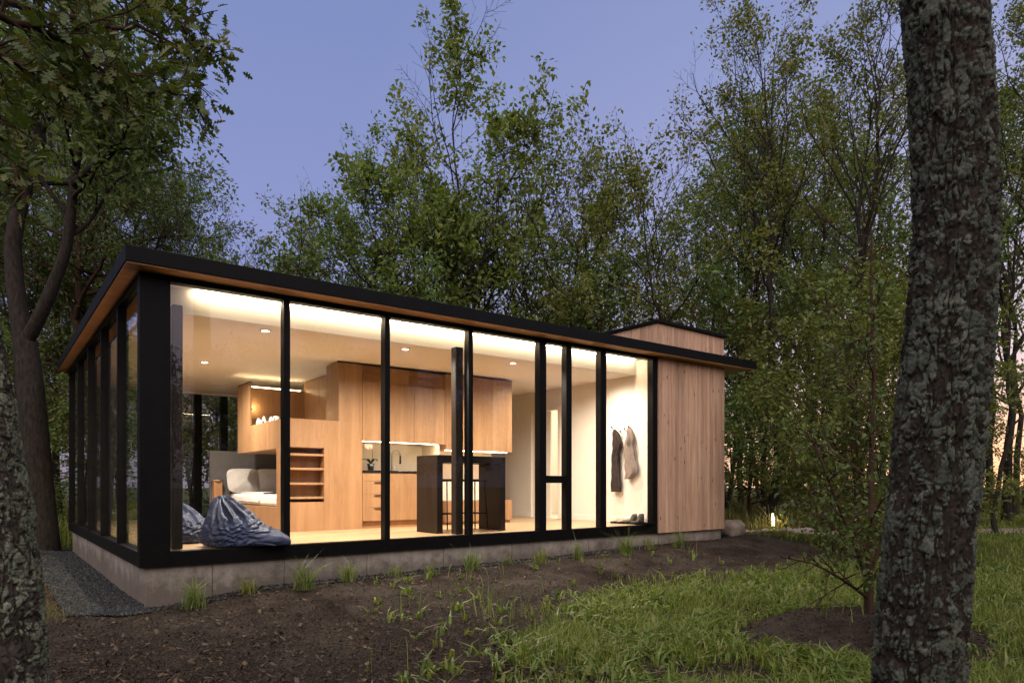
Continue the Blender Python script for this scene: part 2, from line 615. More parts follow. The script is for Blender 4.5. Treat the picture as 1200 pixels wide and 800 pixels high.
gx = axis(2.0, -320, 320); gy = axis(-2.4, -320, 320)
XX, YY = np.meshgrid(gx, gy, indexing='xy')
ZZ = gz(XX, YY)
nearf = 1 - sm(6, 12, np.hypot(XX - 2, YY + 2.4))
ZZ = ZZ + nearf * (.035 * (fbm(XX * 5, YY * 5, 2.2, 3) - .5) + .012 * (vnoise(XX * 16, YY * 16, .5) - .5))
ny, nx = XX.shape
idx = np.arange(nx * ny).reshape(ny, nx)
Q = np.stack([idx[:-1, :-1], idx[:-1, 1:], idx[1:, 1:], idx[1:, :-1]], -1).reshape(-1, 4)
V = np.stack([XX, YY, ZZ], -1).reshape(-1, 3)
gm = greenmask(V[:, 0], V[:, 1])
dry = (1 - sm(-1.2, -.9, V[:, 0])) * 0
dry = np.exp(-(((V[:, 0] + 1.05) / .5) ** 2)) * sm(-.6, .6, V[:, 1]) * (1 - sm(5, 7, V[:, 1]))
ground = link('ground', npmesh('ground', V, Q, None, True, {'green': gm, 'dry': dry}), M['soil'])
tag(ground, kind='structure')


# ------------------------------------------------------------------ scatter helpers
def chips(n, pos, size, thick, aspect=(.3, .8), flat=.35):
    """small tilted lozenges: pos (n,3)"""
    a = RNG.uniform(0, 2 * PI, n)
    L = RNG.uniform(size[0], size[1], n)
    Wd = L * RNG.uniform(aspect[0], aspect[1], n)
    u = np.stack([np.cos(a), np.sin(a), RNG.normal(0, flat, n)], -1)
    w = np.stack([-np.sin(a), np.cos(a), RNG.normal(0, flat, n)], -1)
    u *= (L / 2)[:, None]; w *= (Wd / 2)[:, None]
    up = np.zeros((n, 3)); up[:, 2] = thick
    P = np.stack([pos - u - w * .6 + up * 0, pos + u * .7 - w + up * .5, pos + u + w * .5, pos - u * .6 + w + up * .7], 1)
    return P.reshape(-1, 3), np.arange(n * 4).reshape(n, 4)


def pebbles(n, pos, size):
    """little 5-sided stones (octahedra)"""
    base = np.array([(1, 0, 0), (0, 1, 0), (-1, 0, 0), (0, -1, 0), (0, 0, .7), (0, 0, -.5)], float)
    F = np.array([(0, 1, 4), (1, 2, 4), (2, 3, 4), (3, 0, 4), (1, 0, 5), (2, 1, 5), (3, 2, 5), (0, 3, 5)])
    s = RNG.uniform(size[0], size[1], n)
    a = RNG.uniform(0, 2 * PI, n)
    B = np.repeat(base[None], n, 0) * RNG.uniform(.6, 1.1, (n, 6, 1))
    ca, sa = np.cos(a)[:, None], np.sin(a)[:, None]
    x = B[..., 0] * ca - B[..., 1] * sa; y = B[..., 0] * sa + B[..., 1] * ca
    B = np.stack([x, y, B[..., 2] + RNG.normal(0, .15, (n, 6))], -1) * s[:, None, None] + pos[:, None, :]
    return B.reshape(-1, 3), (F[None] + (np.arange(n) * 6)[:, None, None]).reshape(-1, 3)


def blades(pos, h, w, lean=.5, droop=.35):
    n = len(pos)
    a = RNG.uniform(0, 2 * PI, n)
    dirv = np.stack([np.cos(a), np.sin(a), np.zeros(n)], -1)
    side = np.stack([-np.sin(a), np.cos(a), np.zeros(n)], -1)
    tw = RNG.uniform(-.9, .9, n)[:, None]
    side = side * np.cos(tw) + dirv * np.sin(tw)
    ln = (RNG.uniform(.05, lean, n) * h)[:, None]
    up = np.array([0, 0, 1.0])[None]
    hh = h[:, None]; ww = (w / 2)[:, None]
    m1 = pos + dirv * ln * .35 + up * hh * .55
    tip = pos + dirv * ln * 1.25 + up * hh * (1 - RNG.uniform(0, droop, n)[:, None])
    P = np.stack([pos - side * ww, pos + side * ww, m1 + side * ww * .8, m1 - side * ww * .8, tip], 1)
    b = np.arange(n)[:, None] * 5
    q = b + np.array([[0, 1, 2, 3]])
    t = b + np.array([[3, 2, 4]])
    return P.reshape(-1, 3), q, t


def sample_px(n, px0, px1, d0, d1, pw=1.0):
    """points in the wedge seen by the lens, denser near"""
    u = RNG.uniform(0, 1, n)
    d = d0 * (d1 / d0) ** u if pw == 1.0 else d0 + (d1 - d0) * u ** pw
    px = RNG.uniform(px0, px1, n)
    r = (px - 600) / FPX * d
    x = CAM[0] + FW[0] * d + RT[0] * r
    y = CAM[1] + FW[1] * d + RT[1] * r
    return x, y, d


def outside_house(x, y, m=.05):
    return ~((x > -m) & (x < 10.45 + m) & (y > -m) & (y < 7.7))


# mulch and litter on the bare soil
x, y, d = sample_px(150000, -160, 1350, 3.4, 13)
k = outside_house(x, y, -.02) & (RNG.uniform(0, 1, len(x)) > greenmask(x, y) * .85)
k &= ~((x < .0) & (x > -.55) & (y > -.3))
x, y, d = x[k], y[k], d[k]
P, q = chips(len(x), np.stack([x, y, gz(x, y) + .012 + RNG.uniform(0, .012, len(x))], -1), (.008, .034), .005, (.15, .5), .4)
o = link('mulch', npmesh('mulch', P, q), M['litter']); tag(o, 'dark brown wood mulch strewn over the bare soil in front of the cabin', 'mulch', kind='stuff')
x, y, d = sample_px(4200, -160, 1350, 3.4, 13)
k = outside_house(x, y, .02) & (RNG.uniform(0, 1, len(x)) > greenmask(x, y) * .6) & (moundr(x, y) > .9)
x, y = x[k], y[k]
P, q = chips(len(x), np.stack([x, y, gz(x, y) + .022], -1), (.02, .06), .010, (.4, .7), .35)
o = link('fallen_leaves', npmesh('fallen_leaves', P, q), M['deadleaf']); tag(o, 'pale and brown fallen leaves scattered on the soil', 'fallen leaves', kind='stuff')

x, y, d = sample_px(520, -160, 1350, 3.4, 12)
k = outside_house(x, y, .15) & (moundr(x, y) > 1.0)
x, y = x[k], y[k]; n = len(x)
mb = MB()
for i in range(n):
    a_ = RNG.uniform(0, 2 * PI); L_ = RNG.uniform(.06, .30); zz_ = gz1(x[i], y[i]) + .02
    mb.tube([(x[i], y[i], zz_), (x[i] + math.cos(a_) * L_ * .5, y[i] + math.sin(a_) * L_ * .5, zz_ + RNG.uniform(0, .02)), (x[i] + math.cos(a_ + .3) * L_, y[i] + math.sin(a_ + .3) * L_, zz_)], [.004, .003, .0015], 4, False)
o = mb.build('twigs', M['barkbrown']); tag(o, 'thin broken twigs lying on the soil and the lawn edge', 'twigs', kind='stuff')

# gravel strip down the left side of the foundation and its return along the front
xs = np.linspace(-.58, .10, 14); ys = np.linspace(-.35, 7.6, 90)
A, B = np.meshgrid(xs, ys, indexing='xy')
A = A + .26 * (vnoise(A * 0 + 2.5, B * 2.2, 1.0) - .5) * (A < -.4)
B = B + (.45 * (vnoise(A * 3.0, B * 0 + 1.5, 6.0) - .35) - .35 * sm(-.1, -.6, A) * -1) * (1 - sm(-.35, .9, B))
Zg = gz(A, B) + .006 + .012 * vnoise(A * 20, B * 20, .2)
edge = (A <= -.54) | (B <= -.3)
Zg[edge] -= .07
ii = np.arange(A.size).reshape(A.shape)
Qg = np.stack([ii[:-1, :-1], ii[:-1, 1:], ii[1:, 1:], ii[1:, :-1]], -1).reshape(-1, 4)
mg = plain('gravel_bed', (.012, .012, .0122), .9, .1, 0, .4, 40, .8, 90)
o = link('gravel_path', npmesh('gravel_path', np.stack([A, B, Zg], -1), Qg, None, True), mg); tag(o, kind='structure')
n = 15000
x = RNG.uniform(-.64, .06, n); y = -.25 + .5 * sm(-.1, -.6, x) * RNG.uniform(.4, 1, n) + 7.8 * RNG.uniform(0, 1, n) ** 1.5
x2 = RNG.uniform(0.0, 8.0, 2600); y2 = RNG.uniform(-.22, .04, 2600)
x = np.concatenate([x, x2]); y = np.concatenate([y, y2])
P, t = pebbles(len(x), np.stack([x, y, gz(x, y) + np.where(x < .06, .018, .012)], -1), (.008, .030))
o = link('gravel', npmesh('gravel', P, None, t), M['pebble']); tag(o, 'dark grey gravel strip lying along the concrete base', 'gravel', kind='stuff')


# lawn
def grassfield(name, n, px0, px1, d0, d1, hr, wr, mat, label, dens=None, pw=1.0, lean=.7, extra=None):
    x, y, d = sample_px(n, px0, px1, d0, d1, pw)
    g = greenmask(x, y) if dens is None else dens(x, y)
    clump = sm(.30, .62, fbm(x * 1.6, y * 1.6, 4.4, 4))
    k = outside_house(x, y, .35) & (RNG.uniform(0, 1, n) < g ** 1.4 * (.16 + .84 * clump))
    x, y, d, clump = x[k], y[k], d[k], clump[k]
    h = RNG.uniform(hr[0], hr[1], len(x)) * (.45 + .9 * clump)
    w = RNG.uniform(wr[0], wr[1], len(x)) * np.clip(d / 8, .8, 3)
    P, q, t = blades(np.stack([x, y, gz(x, y) - .005], -1), h, w, lean)
    o = link(name, npmesh(name, P, q, t), mat)
    return tag(o, label, 'grass', kind='stuff')


grassfield('grass', 140000, 380, 1380, 3.3, 17, (.03, .15), (.006, .014), M['grass'],
           'green lawn grass in front of the lichened trunk and the cabin')
grassfield('grass', 30000, 1010, 1420, 15, 42, (.05, .17), (.008, .016), M['grass'],
           'green grass running to the wood behind the lichened trunk')


def meadow(x, y):
    d, px = camuv(x, y)
    t = np.clip((px - 862) / 420, 0, 1)
    pd = 15.4 + 2.0 * np.sin(t * 2.0) + t * 1.2
    return greenmask(x, y) * np.where((px > 1070) & (d < 34), .04, 1.0) * sm(.7, 1.3, np.where((d < pd) & (px < 985), 0.0, np.abs(d - pd)))


grassfield('meadow_grass', 60000, 820, 1420, 11, 60, (.25, .75), (.010, .022), M['drygrass'],
           'tall yellowing meadow grass beyond the wooden end of the cabin', lean=.5, dens=meadow)
grassfield('stray_grass', 9000, 430, 1050, 4.0, 14, (.10, .34), (.006, .012), M['tuft'],
           'stray weedy grass stalks on the bare soil between lawn and cabin', lean=.6,
           dens=lambda x, y: .35 * sm(.58, .70, fbm(x * 1.1 + 8, y * 1.1, 9.0, 3)) + .02)
grassfield('undergrowth', 26000, -300, 130, 11, 40, (.15, .5), (.010, .022), M['grass'],
           'green undergrowth at the back left corner of the cabin', lean=.6)
grassfield('dry_grass', 9000, -40, 160, 6.2, 13, (.04, .13), (.005, .01), M['drygrass'],
           'rusty thin grass beside the dark gravel strip', lean=.9,
           dens=lambda x, y: np.exp(-(((x + 1.05) / .38) ** 2)) * sm(-.8, .2, y))

# broad leaved weeds in the lawn: little rosettes
x, y, d = sample_px(9500, 430, 1300, 3.6, 11)
k = (RNG.uniform(0, 1, len(x)) < .04 + greenmask(x, y) * sm(.35, .6, fbm(x * 1.1, y * 1.1, 7.7, 3))) & outside_house(x, y, .4) & (moundr(x, y) > 1.0)
x, y = x[k], y[k]
rep = 6
X6 = np.repeat(x, rep) + RNG.normal(0, .02, len(x) * rep); Y6 = np.repeat(y, rep) + RNG.normal(0, .02, len(x) * rep)
P, q, t = blades(np.stack([X6, Y6, gz(X6, Y6)], -1), RNG.uniform(.04, .16, len(X6)), RNG.uniform(.012, .034, len(X6)), 1.5, .7)
o = link('weeds', npmesh('weeds', P, q, t), M['grass']); tag(o, 'broad leaved low weeds growing through the lawn', 'weeds', kind='stuff')

# ornamental grass tufts along the concrete base
ORD = ['first', 'second', 'third', 'fourth', 'fifth', 'sixth', 'seventh', 'eighth', 'ninth', 'tenth', 'eleventh', 'twelfth', 'thirteenth', 'fourteenth']
TUFT = [(228, 6.95, .44, 150), (291, 7.4, .30, 80), (357, 7.62, .42, 160), (409, 8.15, .36, 100), (462, 8.6, .26, 50), (505, 8.75, .24, 45),
        (553, 9.2, .40, 120), (596, 9.7, .22, 40), (634, 9.85, .34, 90), (677, 10.4, .38, 90), (733, 10.9, .50, 140), (761, 11.5, .34, 70), (796, 11.8, .44, 100)]
for i, (px, d, h, n) in enumerate(TUFT):
    x, y = at(px, d)
    y = min(y, -.22)
    base = np.array([x, y, gz1(x, y)])
    pos = np.stack([RNG.normal(0, .045, n), RNG.normal(0, .045, n), np.zeros(n)], -1)
    P, q, t = blades(pos, RNG.uniform(.25, 1.0, n) * h * np.where(RNG.uniform(0, 1, n) > .92, 1.5, 1.0), RNG.uniform(.005, .012, n), RNG.uniform(.6, 1.3), .5)
    o = link('grass_tuft', npmesh('grass_tuft', P, q, t), M['tuft'])
    o.location = base
    tag(o, f'{ORD[i]} grass tuft from the left along the concrete base', 'grass tuft', 'grass tufts planted along the concrete base')

# ------------------------------------------------------------------ the cabin
SL = .012                                      # fall of the roof along the front
ZS = 2.955                                     # soffit above the floor at X = 0
HX, HY = 10.42, 7.65
cabin = thing('cabin', 'low glass fronted cabin with black roof edge on a concrete base', 'cabin', (0, 0, 0))

# foundation: cast panels with joints
mb = MB()
js = [.06, xon(249, .06), xon(333, .06), xon(430, .06), xon(520, .06), xon(600, .06), xon(690, .06), xon(772, .06), HX]
for a, b in zip(js[:-1], js[1:]):
    mb.box(a + .004, b - .004, .06, .30, -1.0, -.163)
ys = [.30, 1.6, 3.1, 4.6, 6.1, HY - .06]
for a, b in zip(ys[:-1], ys[1:]):
    mb.box(.06, .30, a + .004, b - .004, -1.0, -.163)
mb.box(.075, HX - .02, .075, HY - .08, -1.0, -.17)
mb.build('foundation', M['concrete'], cabin, .006)

# sill band and header
mb = MB()
mb.box(0, 8.40, 0, .14, -.16, 0)
mb.box(0, .14, .14, HY, -.16, 0)
mb.build('sill_band', M['black'], cabin, .004)
mb = MB()
mb.box(.29, 8.40, 0, .12, ZS - .06, ZS, SL)
mb.box(0, .12, .14, HY, ZS - .06, ZS, SL)
mb.build('header', M['black'], cabin, .003)

mb = MB(); mb.boxs(-.004, .29, -.004, .14, -.158, ZS, SL); mb.build('corner_column', M['black'], cabin, .004)

# mullions
FM = [1.55, 2.88, 4.215]
for xm in FM:
    MB().boxs(xm - .038, xm + .038, 0.0, .12, 0.0, ZS - .061, SL).build('mullion', M['black'], cabin, .003)
x0, x1, x2, x3 = 5.52, 5.66, 6.09, 6.21
MB().boxs(x0, x1, 0.0, .12, 0.0, ZS - .061, SL).build('mullion', M['black'], cabin, .003)
MB().boxs(x2, x3, 0.0, .12, 0.0, ZS - .061, SL).build('mullion', M['black'], cabin, .003)
MB().boxs(6.88, 7.02, 0.0, .12, 0.0, ZS - .061, SL).build('mullion', M['black'], cabin, .003)
MB().boxs(8.23, 8.40, 0.0, .13, 0.0, ZS - .061, SL).build('mullion', M['black'], cabin, .003)
MB().box(x1, x2, 0.01, .11, .75, .865).build('sash_rail', M['black'], cabin, .003)
LMY = [1.55, 3.05, 4.55, 6.05, 7.57]
for ym in LMY:
    MB().boxs(0.0, .12, ym - .035, ym + .035, 0.0, ZS - .061, SL).build('mullion', M['black'], cabin, .003)

# glass, one pane per opening
edges = [(.29, 1.512), (1.588, 2.842), (2.918, 4.177), (4.253, x0), (x3, 6.88), (7.02, 8.23)]
for a, b in edges:
    MB().boxs(a, b, .05, .06, 0.0, ZS - .061, SL).build('window', M['glass'], cabin)
MB().box(x1, x2, .05, .06, 0.0, .75).build('window', M['glass'], cabin)
MB().boxs(x1, x2, .05, .06, .865, ZS - .061, SL).build('window', M['glass'], cabin)
le = [.14] + LMY
for a, b in zip(le[:-1], le[1:]):
    MB().box(.05, .06, a + .035 * (a > .2), b - .035, 0.0, ZS - .0605).build('window', M['glassside'], cabin)

# inner posts carrying the ceiling edge
xp = xon(207, .25)
MB().box(xp - .055, xp + .055, .20, .32, 0, 2.712).build('support_post', M['post'], cabin, .012)
xp = xon(535.5, .24)
MB().box(xp - .065, xp + .065, .17, .30, 0, 2.72).build('support_post', M['post'], cabin, .012)

# roof
mb = MB(); mb.box(-.17, 11.22, -.25, HY + .25, ZS + .012, ZS + .175, SL)
rf = mb.build('roof', M['fascia'], cabin, .006)
mb = MB()
a, b, c, d_ = -.155, 11.205, -.235, HY + .235
mb.box(a, b, c, 0.0, ZS + .001, ZS + .0115, SL)
mb.box(a, 0.0, 0.0, d_, ZS + .001, ZS + .0115, SL)
mb.box(HX, b, 0.0, d_, ZS + .001, ZS + .0115, SL)
mb.build('soffit', M['soffit'], cabin)
mb = MB(); mb.box(-.10, 11.15, -.18, HY + .18, ZS + .175, ZS + .19, SL); mb.build('roof_membrane', M['roof'], cabin)

# clad wing with its boards running up to a box above the roof
BX0, BX1 = xon(771.5, -.02), HX
mb = MB()
nb = 21
wv = (BX1 - BX0) / nb
for i in range(nb):
    mb.boxs(BX0 + i * wv + .002, BX0 + (i + 1) * wv - .002, -.025 + .0015 * (i % 3), 0.02, -.16, ZS - .002, SL)
for i in range(34):
    w2 = HY / 34
    mb.boxs(HX - .02, HX + .022, i * w2 + .022, (i + 1) * w2 + .018, -.16, ZS - .002, SL)
mb.build('plank_wall', M['clad'], cabin, .002)
MB().boxs(BX0 + .01, HX - .03, .03, .12, -.16, ZS - .004, SL).build('wing_wall', M['black'], cabin)
mb = MB()
BT = 3.68
for i in range(nb):
    mb.box(BX0 + i * wv + .002, BX0 + (i + 1) * wv - .002, -.005, .02, ZS + .20, BT, 0)
for i in range(25):
    mb.box(BX0, BX0 + .03, .022 + i * .1, .118 + i * .1, ZS + .20, BT, 0)
mb.box(BX0 + .03, BX1 - .03, .03, 2.5, ZS + .20, BT - .02)
mb.box(BX1 - .025, BX1, .022, 2.52, ZS + .20, BT)
rb = mb.build('roof_box', M['clad'], cabin, .002)
mb = MB(); mb.box(BX0 - .05, BX1 + .05, -.06, 2.58, BT, BT + .055); mb.build('cap', M['fascia'], rb, .004)

# floor, ceiling, inner walls
mb = MB()
bw = .14
for j in range(int(HY / bw)):
    off = (j * .77) % 2.1
    xx = .12 - off
    while xx < 8.3:
        xa, xb = max(.141, xx), min(8.3, xx + 2.1)
        if xb > xa + .02: mb.box(xa + .0008, xb - .0008, .141 + j * bw + .0008, .141 + (j + 1) * bw - .0008, -.02, -.001)
        xx += 2.1
mb.build('floorboards', M['floor'], cabin)
MB().box(.141, HX - .03, .141, HY - .1, -.165, -.021).build('floor_slab', M['paint'], cabin)
CZ = 2.675
YC = .45
mb = MB(); mb.box(.13, 8.3, YC, HY - .1, CZ, CZ + .05, SL); mb.build('ceiling', M['ceil'], cabin)
mb = MB(); mb.box(.30, 8.3, YC + .0, YC + .03, CZ + .0505, ZS + .006, SL)
mb.box(.30, 8.3, .125, YC, ZS + .002, ZS + .0115, SL)
mb.build('light_cove', M['paint'], cabin)
MB().box(.62, 8.2, YC - .055, YC - .030, ZS - .010, ZS + .0015, SL).build('led_strip', M['led'], cabin)

# end wall at the entry with the part open door
WX = 8.30
dy0, dy1 = 2.62, 3.50
DH = 2.33
ctop = ZS + SL * WX - .006
mb = MB()
mb.box(WX, WX + .1, .13, dy0, 0, ctop); mb.box(WX, WX + .1, dy1, HY - .1, 0, ctop); mb.box(WX, WX + .1, dy0, dy1, DH, ctop)
mb.build('entry_wall', M['paint'], cabin)
mb = MB()
mb.box(WX - .014, WX - .001, .14, dy0 - .09, 0, .11); mb.box(WX - .014, WX - .001, dy1 + .09, HY - .2, 0, .11)
mb.build('skirting', M['paint'], cabin, .003)
dr = MB().box(WX + .03, WX + .07, 2.90, dy1, 0.01, DH - .01).build('door', M['ceil'], cabin, .003)
mb = MB()
for a, b in ((dy0 - .08, dy0), (dy1, dy1 + .08)): mb.box(WX - .02, WX - .001, a, b, 0, DH + .08)
mb.box(WX - .02, WX - .001, dy0, dy1, DH, DH + .08)
mb.build('door_frame', M['paint'], cabin, .003)
mb = MB(); mb.box(WX + 1.9, WX + 1.95, 1.5, 4.6, 0, ctop); mb.box(WX + .1, WX + 1.9, 1.45, 1.5, 0, ctop); mb.box(WX + .1, WX + 1.9, 4.6, 4.65, 0, ctop)
mb.box(WX + .1, WX + 1.9, 1.5, 4.6, ctop, ctop + .03); mb.box(WX + .1, WX + 1.9, 1.5, 4.6, -.03, -.005)
mb.build('washroom_wall', M['paint'], cabin)
# back wall: glazed on the left, plaster on the right
YB = HY - .08
gxr = 4.3
mb = MB(); mb.box(gxr, WX, YB - .06, YB + .06, -.16, ZS - .01); mb.box(WX, HX - .03, YB - .06, YB + .06, -.16, ZS - .01)
mb.build('back_wall', M['paint'], cabin)
for px in (231.5, 262):
    xm = xon(px, YB)
    MB().box(xm - .075, xm + .075, YB - .06, YB + .06, 0, CZ - .01).build('mullion', M['black'], cabin, .003)
MB().box(.14, gxr, YB, YB + .01, 0, CZ).build('window', M['glass'], cabin)
MB().box(.14, gxr, YB - .05, YB + .05, CZ, ZS).build('back_header', M['paint'], cabin)
# wing partition behind the kitchen and the bed alcove
MB().box(3.1, WX, 5.45, 5.52, 0, CZ - .01).build('partition_wall', M['paint'], cabin)

# downlights; the last two are added, hidden behind mullions, to brighten the entry
for (px, py) in ((240, 424), (311, 387), (475, 408.5), (601, 425), (706.5, 438), (636, 441)):
    dd = 9.0
    for _ in range(20):
        xq, yq = at(px, dd)
        zc = CZ + SL * xq
        dd = (zc - EYE) * FPX / (HOR - py)
    xq, yq = at(px, dd); zc = CZ + SL * xq
    dl = MB().lathe((xq, yq, zc - .012), [(.046, .0), (.065, .0), (.068, .012), (.044, .012), (.046, .0)], 24).build('downlight', M['paint'], cabin, 0, True)
    MB().lathe((xq, yq, zc - .006), [(.0005, 0), (.044, 0), (.044, .004), (.0005, .004)], 20).build('bulb', M['bulb'], dl)
    L = bpy.data.lights.new('downlight_beam', 'SPOT')
    L.energy = 610 if px < 620 else 185; L.color = (1.0, .885, .72); L.spot_size = R(166); L.spot_blend = 1.0; L.shadow_soft_size = .05
    lo = bpy.data.objects.new('downlight_beam', L); COL.objects.link(lo)
    lo.location = (xq, yq, zc - .03)
    lo.parent = dl


def arealamp(name, loc, size, energy, rot, col=(1.0, .75, .46)):
    L = bpy.data.lights.new(name, 'AREA'); L.shape = 'RECTANGLE'; L.size, L.size_y = size; L.energy = energy; L.color = col
    o = bpy.data.objects.new(name, L); COL.objects.link(o); o.location = loc; o.rotation_euler = rot
    o.parent = cabin
    return o


# ------------------------------------------------------------------ sleeping pod (built-in bunk)
YF = 2.2
XR = xon(424.5, YF)
XL = xon(335, YF)
YE = yon(278.5, XL)
pod = thing('bunk_pod', 'oak bunk pod with open loft above a bed alcove, left of the kitchen', 'bunk', (XL, YF, 0))
xs0, xs1 = XL + .05, xon(380, YF)
xa = xon(397, YF)
ZL0, ZL1 = 1.29, 1.74
PT = CZ + SL * XR - .03
mb = MB()
T = .03
# front face with the shelf recess cut out
mb.box(XL, xs0, YF, YF + T, .0, ZL1)
mb.box(xs1, XR, YF, YF + T, .0, ZL1)
mb.box(xs0, xs1, YF, YF + T, 0, .45)
mb.box(xs0, xs1, YF, YF + T, 1.30, ZL1)
mb.box(xa, XR, YF, YF + T, ZL1, PT)
mb.build('front_panel', M['oak'], pod, .002)
mb = MB()
mb.box(xa, xa + .03, YF + T, YF + .5, ZL1, PT)                      # return beside the loft opening
mb.box(XR - .03, XR, YF + T, YE, 0, PT)
mb.build('side_panel', M['oak'], pod, .002)
mb = MB()
mb.box(xs0 - .02, xs1 + .02, YF + .22, YF + .24, .43, 1.32)
mb.box(xs0 - .02, xs0 - .0005, YF + T, YF + .22, .43, 1.32); mb.box(xs1 + .0005, xs1 + .02, YF + T, YF + .22, .43, 1.32)
mb.box(xs0, xs1, YF + T, YF + .22, 1.303, 1.32); mb.box(xs0, xs1, YF + T, YF + .22, .43, .448)
mb.build('shelf_recess', M['oakdark'], pod)
for z in (.50, .72, .95, 1.17):
    MB().box(xs0 + .001, xs1 - .001, YF + .012, YF + .215, z, z + .035).build('shelf', M['oak'], pod, .002)
# left side: loft parapet, end tower, corner post below
mb = MB()
mb.box(XL, XL + T, YF + T, yon(293, XL), ZL0, ZL1)
mb.build('parapet', M['oak'], pod, .002)
mb = MB(); mb.box(XL, XL + T, yon(293, XL), YE, ZL0, 2.50); mb.build('end_panel', M['oak'], pod, .002)
mb = MB(); mb.box(XL, XL + T, YF + T, YF + .42, 0, ZL0 - .001); mb.build('corner_panel', M['oak'], pod, .002)
mb = MB(); mb.box(XL + T, XR - .03, YF + T, YE, ZL0, ZL0 + .05); mb.build('loft_floor', M['oak'], pod, .002)
mb = MB(); mb.box(XL + T, XR - .03, YE - .03, YE, ZL0 + .05, 2.50); mb.build('loft_back', M['oak'], pod, .002)
mb = MB(); mb.box(XL + .03, XR - .03, YE - .024, YE + .004, 2.501, 2.512); mb.box(XL, XL + .0299, yon(293, XL), YE - .0241, 2.501, 2.512)
mb.build('shadow_trim', M['black'], pod)
MB().box(xa - .01, XR, YF - .004, YF + .05, PT, PT + .015).build('shadow_trim', M['black'], pod)
MB().box(XL + .1, XR - .1, YE + .01, YE + .03, 2.515, 2.53).build('led_strip', M['ledsmall'], pod)
lamp = MB().tube([(XL + .16, YE - .03, 2.12), (XL + .16, YE - .12, 2.12)], .012).tube([(XL + .14, YE - .12, 2.15), (XL + .20, YE - .15, 2.08)], [.022, .04], 12).build('reading_lamp', M['black'], pod, 0, True)
L = bpy.data.lights.new('reading_lamp_bulb', 'POINT'); L.energy = 5; L.color = (1, .72, .4); L.shadow_soft_size = .03
lo = bpy.data.objects.new('reading_lamp_bulb', L); COL.objects.link(lo); lo.parent = pod
lo.location = Vector((XL + .25, YE - .14, 2.13)) - pod.location
# loft mattress
mb = MB(); mb.box(XL + .05, XR - .06, YF + .06, YE - .05, ZL0 + .05, ZL0 + .24)
mt = mb.build('loft_mattress', M['sheet'], pod, .04)


def pillow(name, c, size, rot, mat, label, group=None):
    nu, nv = 28, 16
    u = np.linspace(0, 2 * PI, nu, endpoint=False); v_ = np.linspace(-PI / 2, PI / 2, nv)
    U, Vv = np.meshgrid(u, v_, indexing='xy')
    def sp(t, e): return np.sign(np.cos(t)) * np.abs(np.cos(t)) ** e, np.sign(np.sin(t)) * np.abs(np.sin(t)) ** e
    cu, su = sp(U, .45); cv, sv = sp(Vv, .9)
    rim = np.abs(np.cos(Vv)) ** .55
    X = cu * rim * size[0] / 2; Y = su * rim * size[1] / 2
    edge = np.clip(1 - (np.maximum(np.abs(X) / size[0], np.abs(Y) / size[1]) * 2) ** 3, .08, 1)
    Z = np.sin(Vv) * size[2] / 2 * edge + .01 * (vnoise(X * 16, Y * 16, 1.3) - .5)
    P = np.stack([X, Y, Z], -1)
    mb = MB(); mb.grid(P, True)
    V = np.array(mb.v)
    o = link(name, npmesh(name, V, mb.q, None, True), mat)
    o.location = c; o.rotation_euler = rot
    tag(o, label, 'pillow', group)
    return o


zt = ZL0 + .24
pillow('pillow', (XL + .17, yon(300, XL + .17), zt + .17), (.55, .40, .17), (R(72), 0, R(100)), M['pillowwhite'], 'plain cream pillow at the far end of the loft', 'pillows on the loft')
pillow('pillow', (XL + .15, yon(313, XL + .15), zt + .16), (.48, .38, .16), (R(70), 0, R(75)), M['print'], 'black and white printed pillow beside the cream one on the loft', 'pillows on the loft')
pillow('pillow', (XL + .18, yon(326, XL + .18), zt + .15), (.42, .36, .16), (R(62), 0, R(95)), M['print'], 'printed pillow nearest the front of the loft', 'pillows on the loft')

# bed under the loft
bed = thing('bed', 'low oak bed with white sheets under the loft', 'bed', (XL + .05, YF + .5, 0))
bx0, bx1, by0, by1 = XL + .01, XR - .06, YF + .44, 5.36
MB().box(bx0, bx1, by0, by1, .0, .37).build('bed_base', M['oak'], bed, .004)
MB().box(bx0 + .03, bx1 - .02, by0 + .04, by1 - .02, .371, .56).build('mattress', M['sheet'], bed, .05)
nu = 40
U, W = np.meshgrid(np.linspace(0, 1, nu), np.linspace(0, 1, nu), indexing='xy')
X = bx0 - .005 + U * (bx1 - bx0); Y = by0 + .9 + W * 1.25
Z = .575 + .03 * fbm(X * 5, Y * 5, 2.0, 3) - .16 * sm(.08, 0, U)
mb = MB(); mb.grid(np.stack([X, Y, Z], -1)); mb.build('blanket', M['pillow'], bed, 0, True)
MB().box(XL - .30, XR, 5.365, 5.44, .0, 1.36).build('headboard', M['headboard'], bed, .01)
for i, (px, lab) in enumerate(((280, 'grey pillow at the open side of the bed under the loft'), (312, 'grey pillow deeper in the bed alcove under the loft'))):
    xq = xon(px + 6, 5.2)
    pillow('bed_pillow', (xq, 5.15, .56 + .24), (.66, .48, .20), (R(74), 0, R(4 - 9 * i)), M['pillow'], lab, 'grey pillows on the bed')
# low brass topped side lamp by the back glass
px_, d_ = 254.5, 12.4
bx_, by_ = at(px_, d_)
ped = thing('side_table', 'small wooden pedestal with a round brass top before the back glass', 'side table', (bx_, by_, 0))
zt_ = zat(562, d_)
MB().box(bx_ - .075, bx_ + .075, by_ - .07, by_ + .07, 0, zt_ - .025).build('pedestal', M['oakdark'], ped, .006)
MB().lathe((bx_, by_, zt_ - .025), [(.001, 0), (.10, 0), (.115, .012), (.10, .03), (.001, .034)], 24).build('top', M['brass'], ped, 0, True)

